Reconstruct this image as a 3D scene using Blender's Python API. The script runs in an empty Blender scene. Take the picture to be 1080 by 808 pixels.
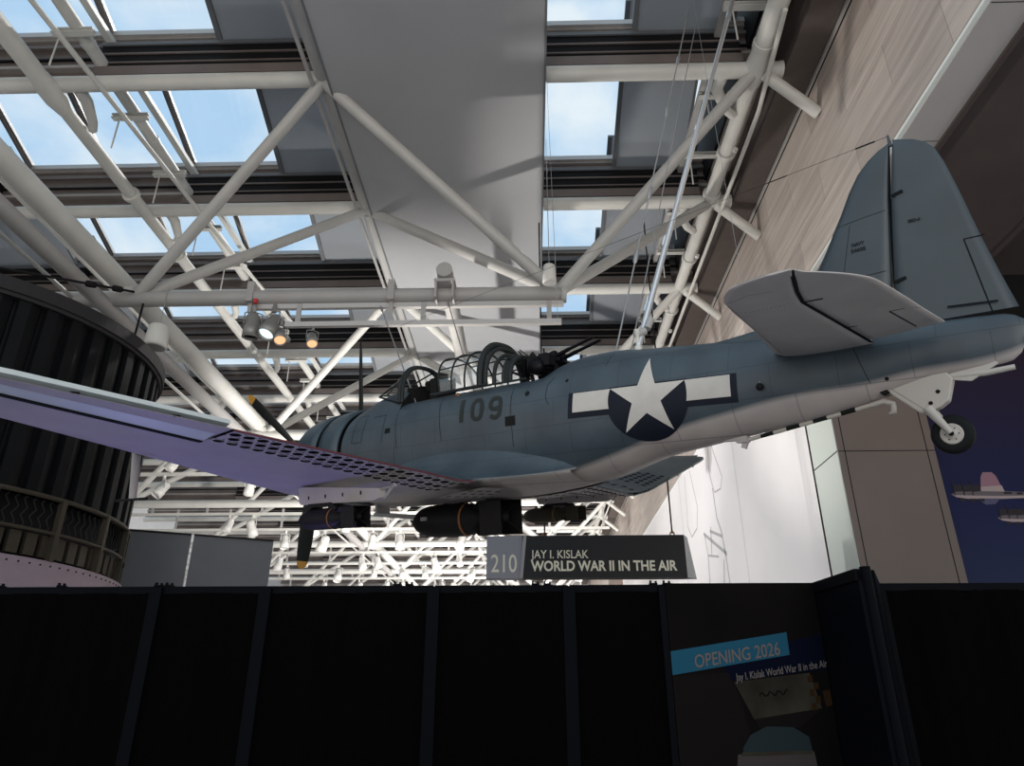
import bpy, bmesh, math, random
from mathutils import Vector, Matrix
random.seed(7)
S = bpy.context.scene
C = S.collection
PI = math.pi
EYE = 1.6                      # eye height; everything is laid out from eye level, then lifted by this at the end

# ------------------------------------------------------------------ materials
def mat(name, col, rough=0.6, metal=0.0, noise=None, nscale=4.0, spec=0.5, emit=None, estr=0.0):
    m = bpy.data.materials.new(name); m.use_nodes = True
    nt = m.node_tree; b = nt.nodes['Principled BSDF']
    b.inputs['Base Color'].default_value = (*col, 1)
    b.inputs['Roughness'].default_value = rough
    b.inputs['Metallic'].default_value = metal
    b.inputs['Specular IOR Level'].default_value = spec
    if emit:
        b.inputs['Emission Color'].default_value = (*emit, 1)
        b.inputs['Emission Strength'].default_value = estr
    if noise:
        tc = nt.nodes.new('ShaderNodeTexCoord'); n = nt.nodes.new('ShaderNodeTexNoise')
        n.inputs['Scale'].default_value = nscale; n.inputs['Detail'].default_value = 5
        nt.links.new(tc.outputs['Object'], n.inputs['Vector'])
        r = nt.nodes.new('ShaderNodeMapRange')
        r.inputs['From Min'].default_value = .3; r.inputs['From Max'].default_value = .7
        r.inputs['To Min'].default_value = 1 - noise; r.inputs['To Max'].default_value = 1 + noise
        nt.links.new(n.outputs['Fac'], r.inputs['Value'])
        v = nt.nodes.new('ShaderNodeVectorMath'); v.operation = 'SCALE'
        v.inputs[0].default_value = col
        nt.links.new(r.outputs[0], v.inputs['Scale'])
        nt.links.new(v.outputs[0], b.inputs['Base Color'])
    return m

M = {}
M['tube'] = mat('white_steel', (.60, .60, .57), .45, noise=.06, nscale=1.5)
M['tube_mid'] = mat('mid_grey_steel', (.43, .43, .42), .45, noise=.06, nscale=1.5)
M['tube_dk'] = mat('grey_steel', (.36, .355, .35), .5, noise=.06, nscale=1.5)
M['chrome'] = mat('chrome', (.88, .89, .90), .38, .85)
M['cable'] = mat('steel_cable', (.42, .42, .42), .4, .7)
M['blackstrap'] = mat('black_strap', (.015, .015, .016), .8, spec=.1)
M['brown'] = mat('brown_fascia', (.155, .13, .12), .6, noise=.12, nscale=1.2)
M['brown_lt'] = mat('light_brown_ledge', (.33, .30, .28), .5, noise=.08)
M['black'] = mat('black_housing_and_shade', (.012, .012, .013), .6, spec=.1)
M['alu'] = mat('aluminium_frame', (.50, .49, .48), .45, .3)
M['mull'] = mat('mullion', (.17, .145, .135), .5)
M['blind'] = mat('blind_fabric', (.235, .25, .27), .85, noise=.05, nscale=.8)
def translucent(name, col, tcol, fac):
    m = mat(name, col, .85, noise=.04, nscale=.8); nt = m.node_tree
    t = nt.nodes.new('ShaderNodeBsdfTranslucent'); t.inputs['Color'].default_value = (*tcol, 1)
    mx = nt.nodes.new('ShaderNodeMixShader'); mx.inputs['Fac'].default_value = fac
    nt.links.new(nt.nodes['Principled BSDF'].outputs[0], mx.inputs[1]); nt.links.new(t.outputs[0], mx.inputs[2])
    nt.links.new(mx.outputs[0], nt.nodes['Material Output'].inputs['Surface']); return m
M['blind'] = translucent('blind_fabric', (.36, .38, .40), (.46, .48, .51), .42)
M['panel'] = mat('panel_grey', (.33, .34, .355), .8, noise=.04, nscale=.5)
M['panel_edge'] = mat('panel_edge', (.13, .14, .15), .5)
M['soffit'] = mat('soffit_grey', (.42, .41, .41), .6, noise=.04, nscale=1)
M['lip'] = mat('white_lip', (.80, .86, .84), .4)
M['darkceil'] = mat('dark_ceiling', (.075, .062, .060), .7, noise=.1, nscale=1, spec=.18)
M['pillar'] = mat('brown_pillar', (.16, .125, .11), .6, noise=.05, nscale=1)
M['pillar_lt'] = mat('pale_pillar_face', (.62, .68, .64), .5)
M['floor'] = mat('terrazzo_floor', (.42, .38, .36), .5, noise=.08, nscale=3)
M['drum'] = mat('drum_dark', (.0045, .0052, .006), .5, noise=.15, nscale=2, spec=.12)
M['drum_rim'] = mat('drum_rim', (.026, .025, .027), .6, .0, spec=.15)
M['drum_bronze'] = mat('drum_bronze', (.052, .044, .032), .5, .1, spec=.2)
M['drum_skirt'] = mat('drum_skirt', (.30, .225, .26), .5, noise=.05)
M['screen'] = mat('slate_panel', (.16, .17, .19), .7, noise=.05, nscale=2)
M['cloth'] = mat('black_drape', (.0017, .0015, .0017), .9, noise=.15, nscale=30, spec=.03)
M['blackmetal'] = mat('black_metal', (.0022, .0026, .0042), .55, .0, spec=.05)
M['signdark'] = mat('sign_charcoal', (.036, .037, .040), .6, spec=.18)
M['signgrey'] = mat('sign_grey', (.33, .34, .39), .6)
M['signlight'] = mat('sign_side', (.40, .40, .41), .6)
M['signtext'] = mat('sign_letters', (.93, .90, .76), .5)
M['poster'] = mat('poster_dark', (.0055, .0042, .0040), .7, noise=.25, nscale=2, spec=.04)
M['cyan'] = mat('poster_cyan', (.016, .085, .135), .6, spec=.03)
M['navyband'] = mat('poster_navy', (.0022, .0038, .012), .6, spec=.03)
M['postertext'] = mat('poster_text', (.15, .125, .118), .6, spec=.03)
M['poster_metal'] = mat('poster_metal', (.034, .029, .021), .6, noise=.5, nscale=3, spec=.03)
M['poster_teal'] = mat('poster_teal', (.020, .030, .034), .6, spec=.03)
M['poster_pale'] = mat('poster_pale', (.06, .048, .046), .6, noise=.1, spec=.03)
M['poster_shadow'] = mat('poster_shadow', (.0085, .0065, .006), .6, spec=.03)
M['poster_orange'] = mat('poster_orange', (.030, .015, .006), .6, spec=.03)
M['poster_ink'] = mat('poster_ink', (.006, .005, .005), .6, spec=.03)
M['lampbody'] = mat('lamp_body', (.26, .26, .25), .4, .3)
M['lampwhite'] = mat('lamp_white', (.62, .62, .60), .4)
M['lens_cool'] = mat('lamp_lens_cool', (.5, .6, .6), .3, emit=(.82, .98, 1.0), estr=1.1)
M['lens_warm'] = mat('lamp_lens_warm', (.5, .35, .2), .3, emit=(1.0, .55, .28), estr=1.0)
M['red'] = mat('red_tag', (.5, .02, .02), .5)
# airplane
M['p_grey'] = mat('plane_light_grey', (.47, .44, .435), .5, noise=.07, nscale=2.5)
M['p_blue'] = mat('plane_blue', (.044, .066, .084), .42, noise=.12, nscale=2.2)
M['p_blue2'] = mat('plane_blue_fin', (.040, .056, .068), .45, noise=.14, nscale=1.6)
M['p_dark'] = mat('plane_interior_black', (.012, .012, .012), .6, spec=.1)
M['p_frame'] = mat('plane_canopy_frame', (.020, .024, .025), .45, spec=.18)
M['p_aileron_lit'] = mat('plane_aileron_lit', (.60, .66, .67), .45, noise=.05)  # paler than the wing grey: light catching the aileron is put into the colour
M['navy'] = mat('insignia_navy', (.0075, .010, .020), .5, noise=.1, nscale=5, spec=.18)
M['starwhite'] = mat('insignia_white', (.56, .53, .49), .5, noise=.07, nscale=5)
M['numtext'] = mat('faded_number', (.030, .033, .031), .6, spec=.18)
M['stencil'] = mat('stencil_black', (.012, .016, .02), .6, spec=.18)
M['bomb'] = mat('bomb_dark', (.016, .015, .017), .5, noise=.15, nscale=6, spec=.18)
M['bomb_green'] = mat('bomb_olive', (.055, .05, .038), .55, noise=.12, nscale=6, spec=.18)
M['orange'] = mat('orange_band', (.30, .13, .04), .5)
M['yellow'] = mat('yellow_tip', (.50, .25, .03), .45)
M['propblack'] = mat('prop_black', (.008, .011, .010), .4, spec=.18)
M['rubber'] = mat('rubber', (.012, .014, .015), .6, spec=.1)
M['gun'] = mat('gun_metal', (.009, .009, .011), .4, .5, spec=.18)
M['line'] = mat('panel_gap', (.010, .012, .015), .8, spec=.1)
M['white'] = mat('hook_white', (.50, .475, .44), .5)
M['redline'] = mat('red_edge', (.14, .035, .045), .6)

def glass(name, tint=(1, 1, 1), refl=.08, rough=.02):
    m = bpy.data.materials.new(name); m.use_nodes = True
    nt = m.node_tree; nt.nodes.clear()
    o = nt.nodes.new('ShaderNodeOutputMaterial'); mx = nt.nodes.new('ShaderNodeMixShader')
    t = nt.nodes.new('ShaderNodeBsdfTransparent'); g = nt.nodes.new('ShaderNodeBsdfGlossy')
    t.inputs['Color'].default_value = (*tint, 1); g.inputs['Roughness'].default_value = rough
    mx.inputs['Fac'].default_value = refl
    nt.links.new(t.outputs[0], mx.inputs[1]); nt.links.new(g.outputs[0], mx.inputs[2])
    nt.links.new(mx.outputs[0], o.inputs['Surface'])
    return m
M['pane'] = glass('skylight_glass', (.97, .985, 1.0), .04)
M['perspex'] = glass('canopy_glass', (.88, .91, .91), .16, .05)

def marble():
    m = bpy.data.materials.new('pink_marble_blocks'); m.use_nodes = True
    nt = m.node_tree; N = nt.nodes; L = nt.links; b = N['Principled BSDF']
    b.inputs['Roughness'].default_value = .45
    tc = N.new('ShaderNodeTexCoord'); sep = N.new('ShaderNodeSeparateXYZ'); L.new(tc.outputs['Object'], sep.inputs[0])
    cmb = N.new('ShaderNodeCombineXYZ'); L.new(sep.outputs['Y'], cmb.inputs['X']); L.new(sep.outputs['Z'], cmb.inputs['Y'])
    br = N.new('ShaderNodeTexBrick'); br.offset = .5
    br.inputs['Scale'].default_value = 1.0; br.inputs['Mortar Size'].default_value = .006
    br.inputs['Brick Width'].default_value = 3.0; br.inputs['Row Height'].default_value = .85
    br.inputs['Color1'].default_value = (.40, .345, .315, 1); br.inputs['Color2'].default_value = (.55, .49, .445, 1)
    br.inputs['Mortar'].default_value = (.23, .19, .17, 1)
    L.new(cmb.outputs[0], br.inputs['Vector'])
    mp = N.new('ShaderNodeMapping'); mp.inputs['Scale'].default_value = (.35, 3.0, 3.0); mp.inputs['Rotation'].default_value = (.06, 0, 0)
    L.new(cmb.outputs[0], mp.inputs[0])
    mp.inputs['Scale'].default_value = (.3, 5.0, 1)
    no = N.new('ShaderNodeTexNoise'); no.inputs['Scale'].default_value = 1.4; no.inputs['Detail'].default_value = 7; no.inputs['Distortion'].default_value = .6
    L.new(mp.outputs[0], no.inputs['Vector'])
    r = N.new('ShaderNodeMapRange'); r.inputs['From Min'].default_value = .3; r.inputs['From Max'].default_value = .72
    r.inputs['To Min'].default_value = .74; r.inputs['To Max'].default_value = 1.16
    L.new(no.outputs['Fac'], r.inputs['Value'])
    v = N.new('ShaderNodeVectorMath'); v.operation = 'SCALE'; L.new(br.outputs['Color'], v.inputs[0]); L.new(r.outputs[0], v.inputs['Scale'])
    L.new(v.outputs[0], b.inputs['Base Color'])
    return m
M['marble'] = marble()

def plane_skin(name='plane_skin', boundary=True):
    """Blue-grey over light grey with the wavy paint edge, faint panel seams and worn paint."""
    m = bpy.data.materials.new(name); m.use_nodes = True
    nt = m.node_tree; N = nt.nodes; L = nt.links; b = N['Principled BSDF']
    b.inputs['Roughness'].default_value = .4
    tc = N.new('ShaderNodeTexCoord'); sep = N.new('ShaderNodeSeparateXYZ'); L.new(tc.outputs['Object'], sep.inputs[0])
    # paint edge height as a function of x
    mr = N.new('ShaderNodeMapRange'); mr.inputs['From Min'].default_value = 0; mr.inputs['From Max'].default_value = 10
    L.new(sep.outputs['X'], mr.inputs['Value'])
    fc = N.new('ShaderNodeFloatCurve'); cu = fc.mapping.curves[0]
    pts = [(0, -.62), (4.7, -.60), (5.2, -.57), (5.55, -.52), (6.04, -.41), (6.75, -.22), (7.39, -.11), (8.06, -.02), (8.65, 0.0), (9.12, .06), (9.68, .09), (10, .2)]
    while len(cu.points) < len(pts): cu.points.new(.5, .5)
    for p, (x, z) in zip(cu.points, pts): p.location = (x / 10, (z + 1) / 2)
    fc.mapping.update()
    L.new(mr.outputs[0], fc.inputs['Value'])
    sc = N.new('ShaderNodeMath'); sc.operation = 'MULTIPLY_ADD'; sc.inputs[1].default_value = 2; sc.inputs[2].default_value = -1
    L.new(fc.outputs[0], sc.inputs[0])
    d = N.new('ShaderNodeMath'); d.operation = 'SUBTRACT'; L.new(sep.outputs['Z'], d.inputs[0]); L.new(sc.outputs[0], d.inputs[1])
    ed = N.new('ShaderNodeMapRange'); ed.inputs['From Min'].default_value = -.03; ed.inputs['From Max'].default_value = .03
    L.new(d.outputs[0], ed.inputs['Value'])
    # worn paint
    no = N.new('ShaderNodeTexNoise'); no.inputs['Scale'].default_value = 1.8; no.inputs['Detail'].default_value = 6
    L.new(tc.outputs['Object'], no.inputs['Vector'])
    blue = N.new('ShaderNodeValToRGB')
    blue.color_ramp.elements[0].position = .3; blue.color_ramp.elements[0].color = (.033, .048, .064, 1)
    blue.color_ramp.elements[1].position = .7; blue.color_ramp.elements[1].color = (.054, .077, .094, 1)
    L.new(no.outputs['Fac'], blue.inputs[0])
    grey = N.new('ShaderNodeValToRGB')
    grey.color_ramp.elements[0].position = .3; grey.color_ramp.elements[0].color = (.36, .325, .315, 1)
    grey.color_ramp.elements[1].position = .7; grey.color_ramp.elements[1].color = (.45, .41, .395, 1)
    L.new(no.outputs['Fac'], grey.inputs[0])
    mx = N.new('ShaderNodeMix'); mx.data_type = 'RGBA'
    L.new(ed.outputs[0], mx.inputs['Factor']); L.new(grey.outputs[0], mx.inputs['A']); L.new(blue.outputs[0], mx.inputs['B'])
    cmb = N.new('ShaderNodeCombineXYZ'); L.new(sep.outputs['X'], cmb.inputs['X']); L.new(sep.outputs['Z'], cmb.inputs['Y'])
    br = N.new('ShaderNodeTexBrick'); br.offset = .35
    br.inputs['Scale'].default_value = 1; br.inputs['Mortar Size'].default_value = .005; br.inputs['Mortar Smooth'].default_value = .3
    br.inputs['Brick Width'].default_value = .62; br.inputs['Row Height'].default_value = .33
    br.inputs['Color1'].default_value = (1, 1, 1, 1); br.inputs['Color2'].default_value = (.93, .94, .95, 1); br.inputs['Mortar'].default_value = (.45, .48, .5, 1)
    L.new(cmb.outputs[0], br.inputs['Vector'])
    mu = N.new('ShaderNodeMix'); mu.data_type = 'RGBA'; mu.blend_type = 'MULTIPLY'; mu.inputs['Factor'].default_value = .8
    L.new(mx.outputs['Result'], mu.inputs['A']); L.new(br.outputs['Color'], mu.inputs['B'])
    L.new(mu.outputs['Result'], b.inputs['Base Color'])
    # light denting of the skin
    n2 = N.new('ShaderNodeTexNoise'); n2.inputs['Scale'].default_value = 3.2; n2.inputs['Detail'].default_value = 1
    L.new(tc.outputs['Object'], n2.inputs['Vector'])
    bp = N.new('ShaderNodeBump'); bp.inputs['Strength'].default_value = .25; bp.inputs['Distance'].default_value = .05
    L.new(n2.outputs['Fac'], bp.inputs['Height']); L.new(bp.outputs[0], b.inputs['Normal'])
    return m
M['skin'] = plane_skin()

def mural_mat():
    m = bpy.data.materials.new('mural_print'); m.use_nodes = True
    nt = m.node_tree; N = nt.nodes; L = nt.links; b = N['Principled BSDF']
    b.inputs['Roughness'].default_value = .7; b.inputs['Specular IOR Level'].default_value = .1
    tc = N.new('ShaderNodeTexCoord'); sep = N.new('ShaderNodeSeparateXYZ'); L.new(tc.outputs['Object'], sep.inputs[0])
    mr = N.new('ShaderNodeMapRange'); mr.inputs['From Min'].default_value = 1.0; mr.inputs['From Max'].default_value = 7.0
    L.new(sep.outputs['Z'], mr.inputs['Value'])
    r = N.new('ShaderNodeValToRGB')
    r.color_ramp.elements[0].color = (.040, .050, .105, 1); r.color_ramp.elements[1].color = (.030, .020, .038, 1)
    e = r.color_ramp.elements.new(.45); e.color = (.019, .024, .080, 1)
    L.new(mr.outputs[0], r.inputs[0]); L.new(r.outputs[0], b.inputs['Base Color'])
    return m
M['mural'] = mural_mat()

def white_wall():
    m = mat('white_print_wall', (.80, .79, .80), .6, noise=.04, nscale=.4)
    return m
M['whitewall'] = white_wall()
M['sketch'] = mat('grey_line_drawing', (.42, .42, .44), .7)

# ------------------------------------------------------------------ mesh building
class MB:
    def __init__(s): s.v = []; s.f = []; s.m = []; s.sm = []
    def add(s, vs, fs, mi=0, smooth=False):
        b = len(s.v); s.v += [tuple(v) for v in vs]
        for f in fs: s.f.append([b + i for i in f]); s.m.append(mi); s.sm.append(smooth)
        return s
    def box(s, x0, x1, y0, y1, z0, z1, mi=0):
        v = [(x, y, z) for x in (x0, x1) for y in (y0, y1) for z in (z0, z1)]
        return s.add(v, [(0, 1, 3, 2), (4, 6, 7, 5), (0, 4, 5, 1), (2, 3, 7, 6), (0, 2, 6, 4), (1, 5, 7, 3)], mi)
    def obox(s, p, q, w, h, mi=0, up=(0, 0, 1)):
        """bar with a rectangular section from p to q"""
        p, q = Vector(p), Vector(q); d = (q - p).normalized(); u = Vector(up)
        a = d.cross(u)
        if a.length < 1e-3: a = d.cross(Vector((1, 0, 0)))
        a.normalize(); c = a.cross(d).normalized()
        v = []
        for e in (p, q):
            for i, j in ((-1, -1), (1, -1), (1, 1), (-1, 1)): v.append(e + a * i * w / 2 + c * j * h / 2)
        return s.add(v, [(0, 3, 2, 1), (4, 5, 6, 7), (0, 1, 5, 4), (1, 2, 6, 5), (2, 3, 7, 6), (3, 0, 4, 7)], mi)
    def tube(s, pts, r, n=12, mi=0, cap=True, smooth=True):
        pts = [Vector(p) for p in pts]; rs = r if isinstance(r, (list, tuple)) else [r] * len(pts)
        rings = []; a = None
        for i, p in enumerate(pts):
            d = (pts[min(i + 1, len(pts) - 1)] - pts[max(i - 1, 0)])
            if d.length < 1e-9: d = Vector((0, 0, 1))
            d.normalize()
            if a is None:
                a = d.cross(Vector((0, 0, 1)))
                if a.length < 1e-2: a = d.cross(Vector((1, 0, 0)))
            a = (a - d * a.dot(d)).normalized(); c = d.cross(a)
            rings.append([p + (a * math.cos(2 * PI * k / n) + c * math.sin(2 * PI * k / n)) * rs[i] for k in range(n)])
        v = [q for R_ in rings for q in R_]; f = []
        for i in range(len(pts) - 1):
            for k in range(n): f.append((i * n + k, i * n + (k + 1) % n, (i + 1) * n + (k + 1) % n, (i + 1) * n + k))
        s.add(v, f, mi, smooth)
        if cap:
            s.add(rings[0], [tuple(range(n))[::-1]], mi); s.add(rings[-1], [tuple(range(n))], mi)
        return s
    def lathe(s, origin, axis, prof, n=32, mi=0, smooth=True):
        """prof: (distance along axis, radius)"""
        o = Vector(origin); d = Vector(axis).normalized()
        a = d.cross(Vector((0, 0, 1)))
        if a.length < 1e-2: a = d.cross(Vector((1, 0, 0)))
        a.normalize(); c = d.cross(a); v = []
        for t, r in prof:
            for k in range(n): v.append(o + d * t + (a * math.cos(2 * PI * k / n) + c * math.sin(2 * PI * k / n)) * max(r, 1e-4))
        f = []
        for i in range(len(prof) - 1):
            for k in range(n): f.append((i * n + k, i * n + (k + 1) % n, (i + 1) * n + (k + 1) % n, (i + 1) * n + k))
        return s.add(v, f, mi, smooth)
    def grid(s, rows, mi=0, smooth=True, close=False):
        n = len(rows[0]); v = [p for r in rows for p in r]; f = []
        for i in range(len(rows) - 1):
            for k in range(n if close else n - 1):
                f.append((i * n + k, i * n + (k + 1) % n, (i + 1) * n + (k + 1) % n, (i + 1) * n + k))
        return s.add(v, f, mi, smooth)
    def prism(s, poly, f0, f1, mi=0):
        """poly of 2D points, f0/f1 map a 2D point to the two faces"""
        n = len(poly); v = [f0(*p) for p in poly] + [f1(*p) for p in poly]
        return s.add(v, [tuple(range(n))[::-1], tuple(range(n, 2 * n))] + [(i, (i + 1) % n, n + (i + 1) % n, n + i) for i in range(n)], mi)
    def build(s, name, mats, parent=None, bevel=0):
        me = bpy.data.meshes.new(name); me.from_pydata(s.v, [], s.f)
        mats = mats if isinstance(mats, (list, tuple)) else [mats]
        for m in mats: me.materials.append(M[m] if isinstance(m, str) else m)
        me.polygons.foreach_set('material_index', s.m); me.polygons.foreach_set('use_smooth', s.sm)
        bm = bmesh.new(); bm.from_mesh(me); bmesh.ops.recalc_face_normals(bm, faces=bm.faces); bm.to_mesh(me); bm.free()
        me.update()
        o = bpy.data.objects.new(name, me); C.objects.link(o)
        if parent: o.parent = parent
        if bevel:
            bv = o.modifiers.new('bevel', 'BEVEL'); bv.width = bevel; bv.segments = 2; bv.limit_method = 'ANGLE'
        return o

def thing(o, label, cat, group=None):
    o['label'] = label; o['category'] = cat
    if group: o['group'] = group
    return o
def empty(name, loc=(0, 0, 0)):
    o = bpy.data.objects.new(name, None); o.location = loc; C.objects.link(o); return o
def structure(o): o['kind'] = 'structure'; return o
def plabel(o, l): o['label'] = l; return o

def text_mesh(body, size, name, m, fn, parent=None, bold=0.0, width=None, depth=.006, spacing=1.0, align='LEFT', cuts=None):
    """lettering: flat glyph outlines extruded; fn maps (u, v, w) to 3D"""
    cu = bpy.data.curves.new(name, 'FONT'); cu.body = body; cu.size = size; cu.offset = bold
    cu.extrude = depth / 2; cu.space_character = spacing; cu.align_x = align; cu.resolution_u = 4
    t = bpy.data.objects.new(name, cu); C.objects.link(t)
    bpy.context.view_layer.update()
    me = bpy.data.meshes.new_from_object(t.evaluated_get(bpy.context.evaluated_depsgraph_get()))
    C.objects.unlink(t); bpy.data.objects.remove(t)
    xs = [v.co.x for v in me.vertices]; x0, x1 = min(xs), max(xs)
    k = (width / (x1 - x0)) if width else 1
    if cuts:
        bm = bmesh.new(); bm.from_mesh(me)
        for i in range(1, 60):
            bmesh.ops.bisect_plane(bm, geom=bm.verts[:] + bm.edges[:] + bm.faces[:], plane_co=(0, i * cuts - 1, 0), plane_no=(0, 1, 0))
        bm.to_mesh(me); bm.free()
    for v in me.vertices: v.co = Vector(fn((v.co.x - (x0 if align == 'LEFT' else 0)) * k, v.co.y, v.co.z))
    me.materials.clear(); me.materials.append(M[m])
    o = bpy.data.objects.new(name, me); C.objects.link(o)
    if parent: o.parent = parent
    return o

# ------------------------------------------------------------------ camera
F = 765.0
pit, yaw = math.radians(24.1), math.radians(1.5)
cam = bpy.data.cameras.new('camera'); cam.sensor_width = 36; cam.lens = 36 * F / 1080; cam.clip_end = 500; cam.clip_start = .05
co = bpy.data.objects.new('camera', cam); C.objects.link(co)
co.rotation_euler = (PI / 2 + pit, 0, yaw); co.location = (0, 0, EYE)
S.camera = co

# ------------------------------------------------------------------ hall: floor, walls, roof
H = 12.0           # height of the roof tubes above the eye
XW = 6.0           # right-hand stone wall
ZC = 8.45          # underside of the stone
ROWS = [6.89 + 4.26 * i for i in range(18)]    # row 0 is overhead, row 1 is the first in view
YEND = ROWS[-1]

structure(MB().box(-34, 20, -12, 86, -1.9, -1.6).build('floor', 'floor'))
structure(MB().box(-34, 20, YEND + .5, YEND + .9, -1.6, 16).build('wall_far', 'soffit'))
structure(MB().box(-34, -33.6, 6, 86, -1.6, 16).build('wall_left', 'soffit'))

# right wall
wr = structure(MB().box(XW, XW + .67, 2, YEND + .5, ZC, 11.85).build('wall_right', 'marble'))
structure(MB().box(XW - .02, XW + .05, 2, YEND + .5, ZC - .05, ZC, 0).build('trim_1', 'lip', wr))
so = structure(MB().box(XW + .05, XW + .67, 2, 13.6, ZC - .07, ZC - .01).build('trim_2', 'soffit', wr))
jb = MB()
for y in (4.2, 6.75, 9.3, 11.85): jb.box(XW + .06, XW + .66, y, y + .012, ZC - .073, ZC - .069)
structure(jb.build('trim_3', 'line', wr))
# the recess: dark ceiling, stepped ceiling, mural, pillar
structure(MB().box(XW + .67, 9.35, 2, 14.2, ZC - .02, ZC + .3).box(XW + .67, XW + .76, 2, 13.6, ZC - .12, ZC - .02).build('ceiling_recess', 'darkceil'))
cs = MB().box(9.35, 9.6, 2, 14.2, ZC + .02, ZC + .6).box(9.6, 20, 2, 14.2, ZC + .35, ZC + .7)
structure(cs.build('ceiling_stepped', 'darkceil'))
PY = 13.6
pl = MB().box(XW, 7.86, PY, PY + 1.3, -1.6, ZC)
wp = structure(pl.build('wall_pillar', 'pillar'))
structure(MB().box(XW - .015, XW, PY + .02, PY + 1.28, -1.6, ZC - .06).build('trim_4', 'pillar_lt', wp))
g = MB().box(XW + .12, XW + .135, PY - .004, PY, -1.6, ZC).box(7.70, 7.715, PY - .004, PY, -1.6, ZC)
for z in (4.55, 1.6, 7.4): g.box(XW, 7.86, PY - .004, PY, z, z + .015); g.box(XW - .02, XW - .015, PY, PY + 1.3, z, z + .02)
structure(g.build('trim_5', 'line', wp))
structure(MB().box(XW - .02, XW, PY + 1.3, PY + 1.36, -1.6, ZC - .06).build('trim_6', 'line', wp))
mu = structure(MB().box(7.86, 20, 14.1, 14.4, -1.6, 7.75).build('wall_mural', 'mural'))
structure(MB().box(7.86, 20, 14.05, 14.5, 7.75, ZC + .4).build('ceiling_shade_band', 'black', mu))  # shade of the ceiling edge, built as a black band above the mural
ww = structure(MB().box(XW, XW + .5, PY + 1.36, 49, -1.6, ZC - .05).build('wall_white', 'whitewall'))
structure(MB().box(XW - .6, XW + .5, 49, 52, -1.6, ZC - .05).build('wall_end_pier', 'pillar'))
structure(MB().box(XW, XW + .5, 52, YEND, -1.6, ZC).build('wall_beyond', 'soffit'))

# line drawing on the white wall (aircraft outlines seen very obliquely)
def sk(pts, r=.03):
    return [(XW - .006, y, z) for y, z in pts]
dr = MB()
def sline(pts, w=.05):
    for (y0, z0), (y1, z1) in zip(pts, pts[1:]):
        d = math.hypot(y1 - y0, z1 - z0)
        if d < 1e-6: continue
        ny, nz = -(z1 - z0) / d * w / 2, (y1 - y0) / d * w / 2
        dr.add([(XW - .004, y0 + ny, z0 + nz), (XW - .004, y1 + ny, z1 + nz), (XW - .004, y1 - ny, z1 - nz), (XW - .004, y0 - ny, z0 - nz)], [(0, 1, 2, 3)])
sline([(20.6, -1.6), (20.6, 8.4)], .025)
sline([(28.6, -1.6), (28.6, 8.4)], .04)
sline([(23.2, 8.3), (22.5, 7.2), (22.1, 6.6), (22.4, 6.3), (23.2, 6.4), (23.6, 7.1), (23.4, 8.3)], .05)
sline([(26.5, 8.2), (25.8, 6.6), (26.2, 5.9), (27.2, 5.8), (27.7, 6.3), (27.4, 8.2)], .06)
# a twin-engined aircraft in side outline
sline([(23.4, 6.6), (23.3, 5.6), (22.9, 5.0), (22.7, 4.0), (22.6, 2.6)], .09)
sline([(24.4, 5.4), (22.9, 4.9)], .10); sline([(25.3, 5.5), (22.6, 4.3)], .12); sline([(25.0, 4.7), (25.2, 3.6), (22.8, 3.1)], .10)
sline([(24.2, 5.5), (24.5, 4.6)], .08); sline([(25.2, 5.5), (25.0, 4.7), (23.6, 4.4)], .07); sline([(23.4, 3.3), (23.0, 4.2)], .1)
sline([(30, 4.0), (29.4, 4.4), (29.1, 4.0), (29.3, 3.2), (30.1, 3.1), (30.3, 3.6), (30, 4.0)], .06)
sline([(24.8, .6), (24.7, 1.6), (24.4, 2.1), (24.5, .6)], .07)
structure(dr.build('trim_7', 'sketch', ww))

# bomber pictures printed on the mural
def bomber(cx, cz, k, m0):
    nonl = MB()
    def P(u, v, d): return (cx + u * k, 14.1 - d, cz + v * k)
    def poly(pts, mi, d): nonl.add([P(u, v, d) for u, v in pts], [tuple(range(len(pts)))], mi)
    poly([(-.95, .02), (-.75, .12), (-.3, .16), (.4, .14), (1.1, .10), (1.9, .05), (2.6, .02), (2.6, -.04), (1.6, -.10), (.4, -.14), (-.4, -.13), (-.8, -.07)], 0, .004)
    poly([(-.9, .0), (-.3, -.02), (.4, -.04), (1.6, -.03), (1.6, -.10), (.4, -.14), (-.4, -.13), (-.8, -.07)], 1, .006)
    poly([(.0, .12), (.72, .12), (.60, .62), (.50, .74), (.22, .74), (.12, .6)], 2, .008)          # raised wing
    poly([(.0, .12), (.74, .10), (.70, .30), (.04, .26)], 1, .009)
    poly([(-.2, -.12), (.55, -.12), (.35, -.30), (.05, -.32)], 3, .008)                              # lower wing
    for u in (-.72, -.42, -.15):
        poly([(u - .10, .10), (u + .16, .12), (u + .16, .34), (u - .08, .32)], 4, .010)
        poly([(u - .13, -.02), (u - .10, -.02), (u - .09, .48), (u - .12, .48)], 4, .011)
        poly([(u, -.12), (u + .22, -.12), (u + .18, -.22), (u + .02, -.22)], 4, .010)
    poly([(.70, .02), (.95, .02), (.95, .09), (.70, .09)], 4, .011); poly([(1.1, .0), (1.28, .0), (1.28, .07), (1.1, .07)], 4, .011)
    return nonl
mats = [mat('mural_bomber_a', (.13, .11, .13), .7), mat('mural_bomber_b', (.42, .33, .34), .7), mat('mural_bomber_c', (.30, .16, .21), .7), mat('mural_bomber_d', (.08, .08, .16), .7), mat('mural_bomber_e', (.012, .008, .014), .7)]
structure(bomber(8.83, 3.80, .62, 0).build('trim_8', mats, mu))
structure(bomber(9.54, 3.33, .56, 0).build('trim_9', mats, mu))

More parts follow.
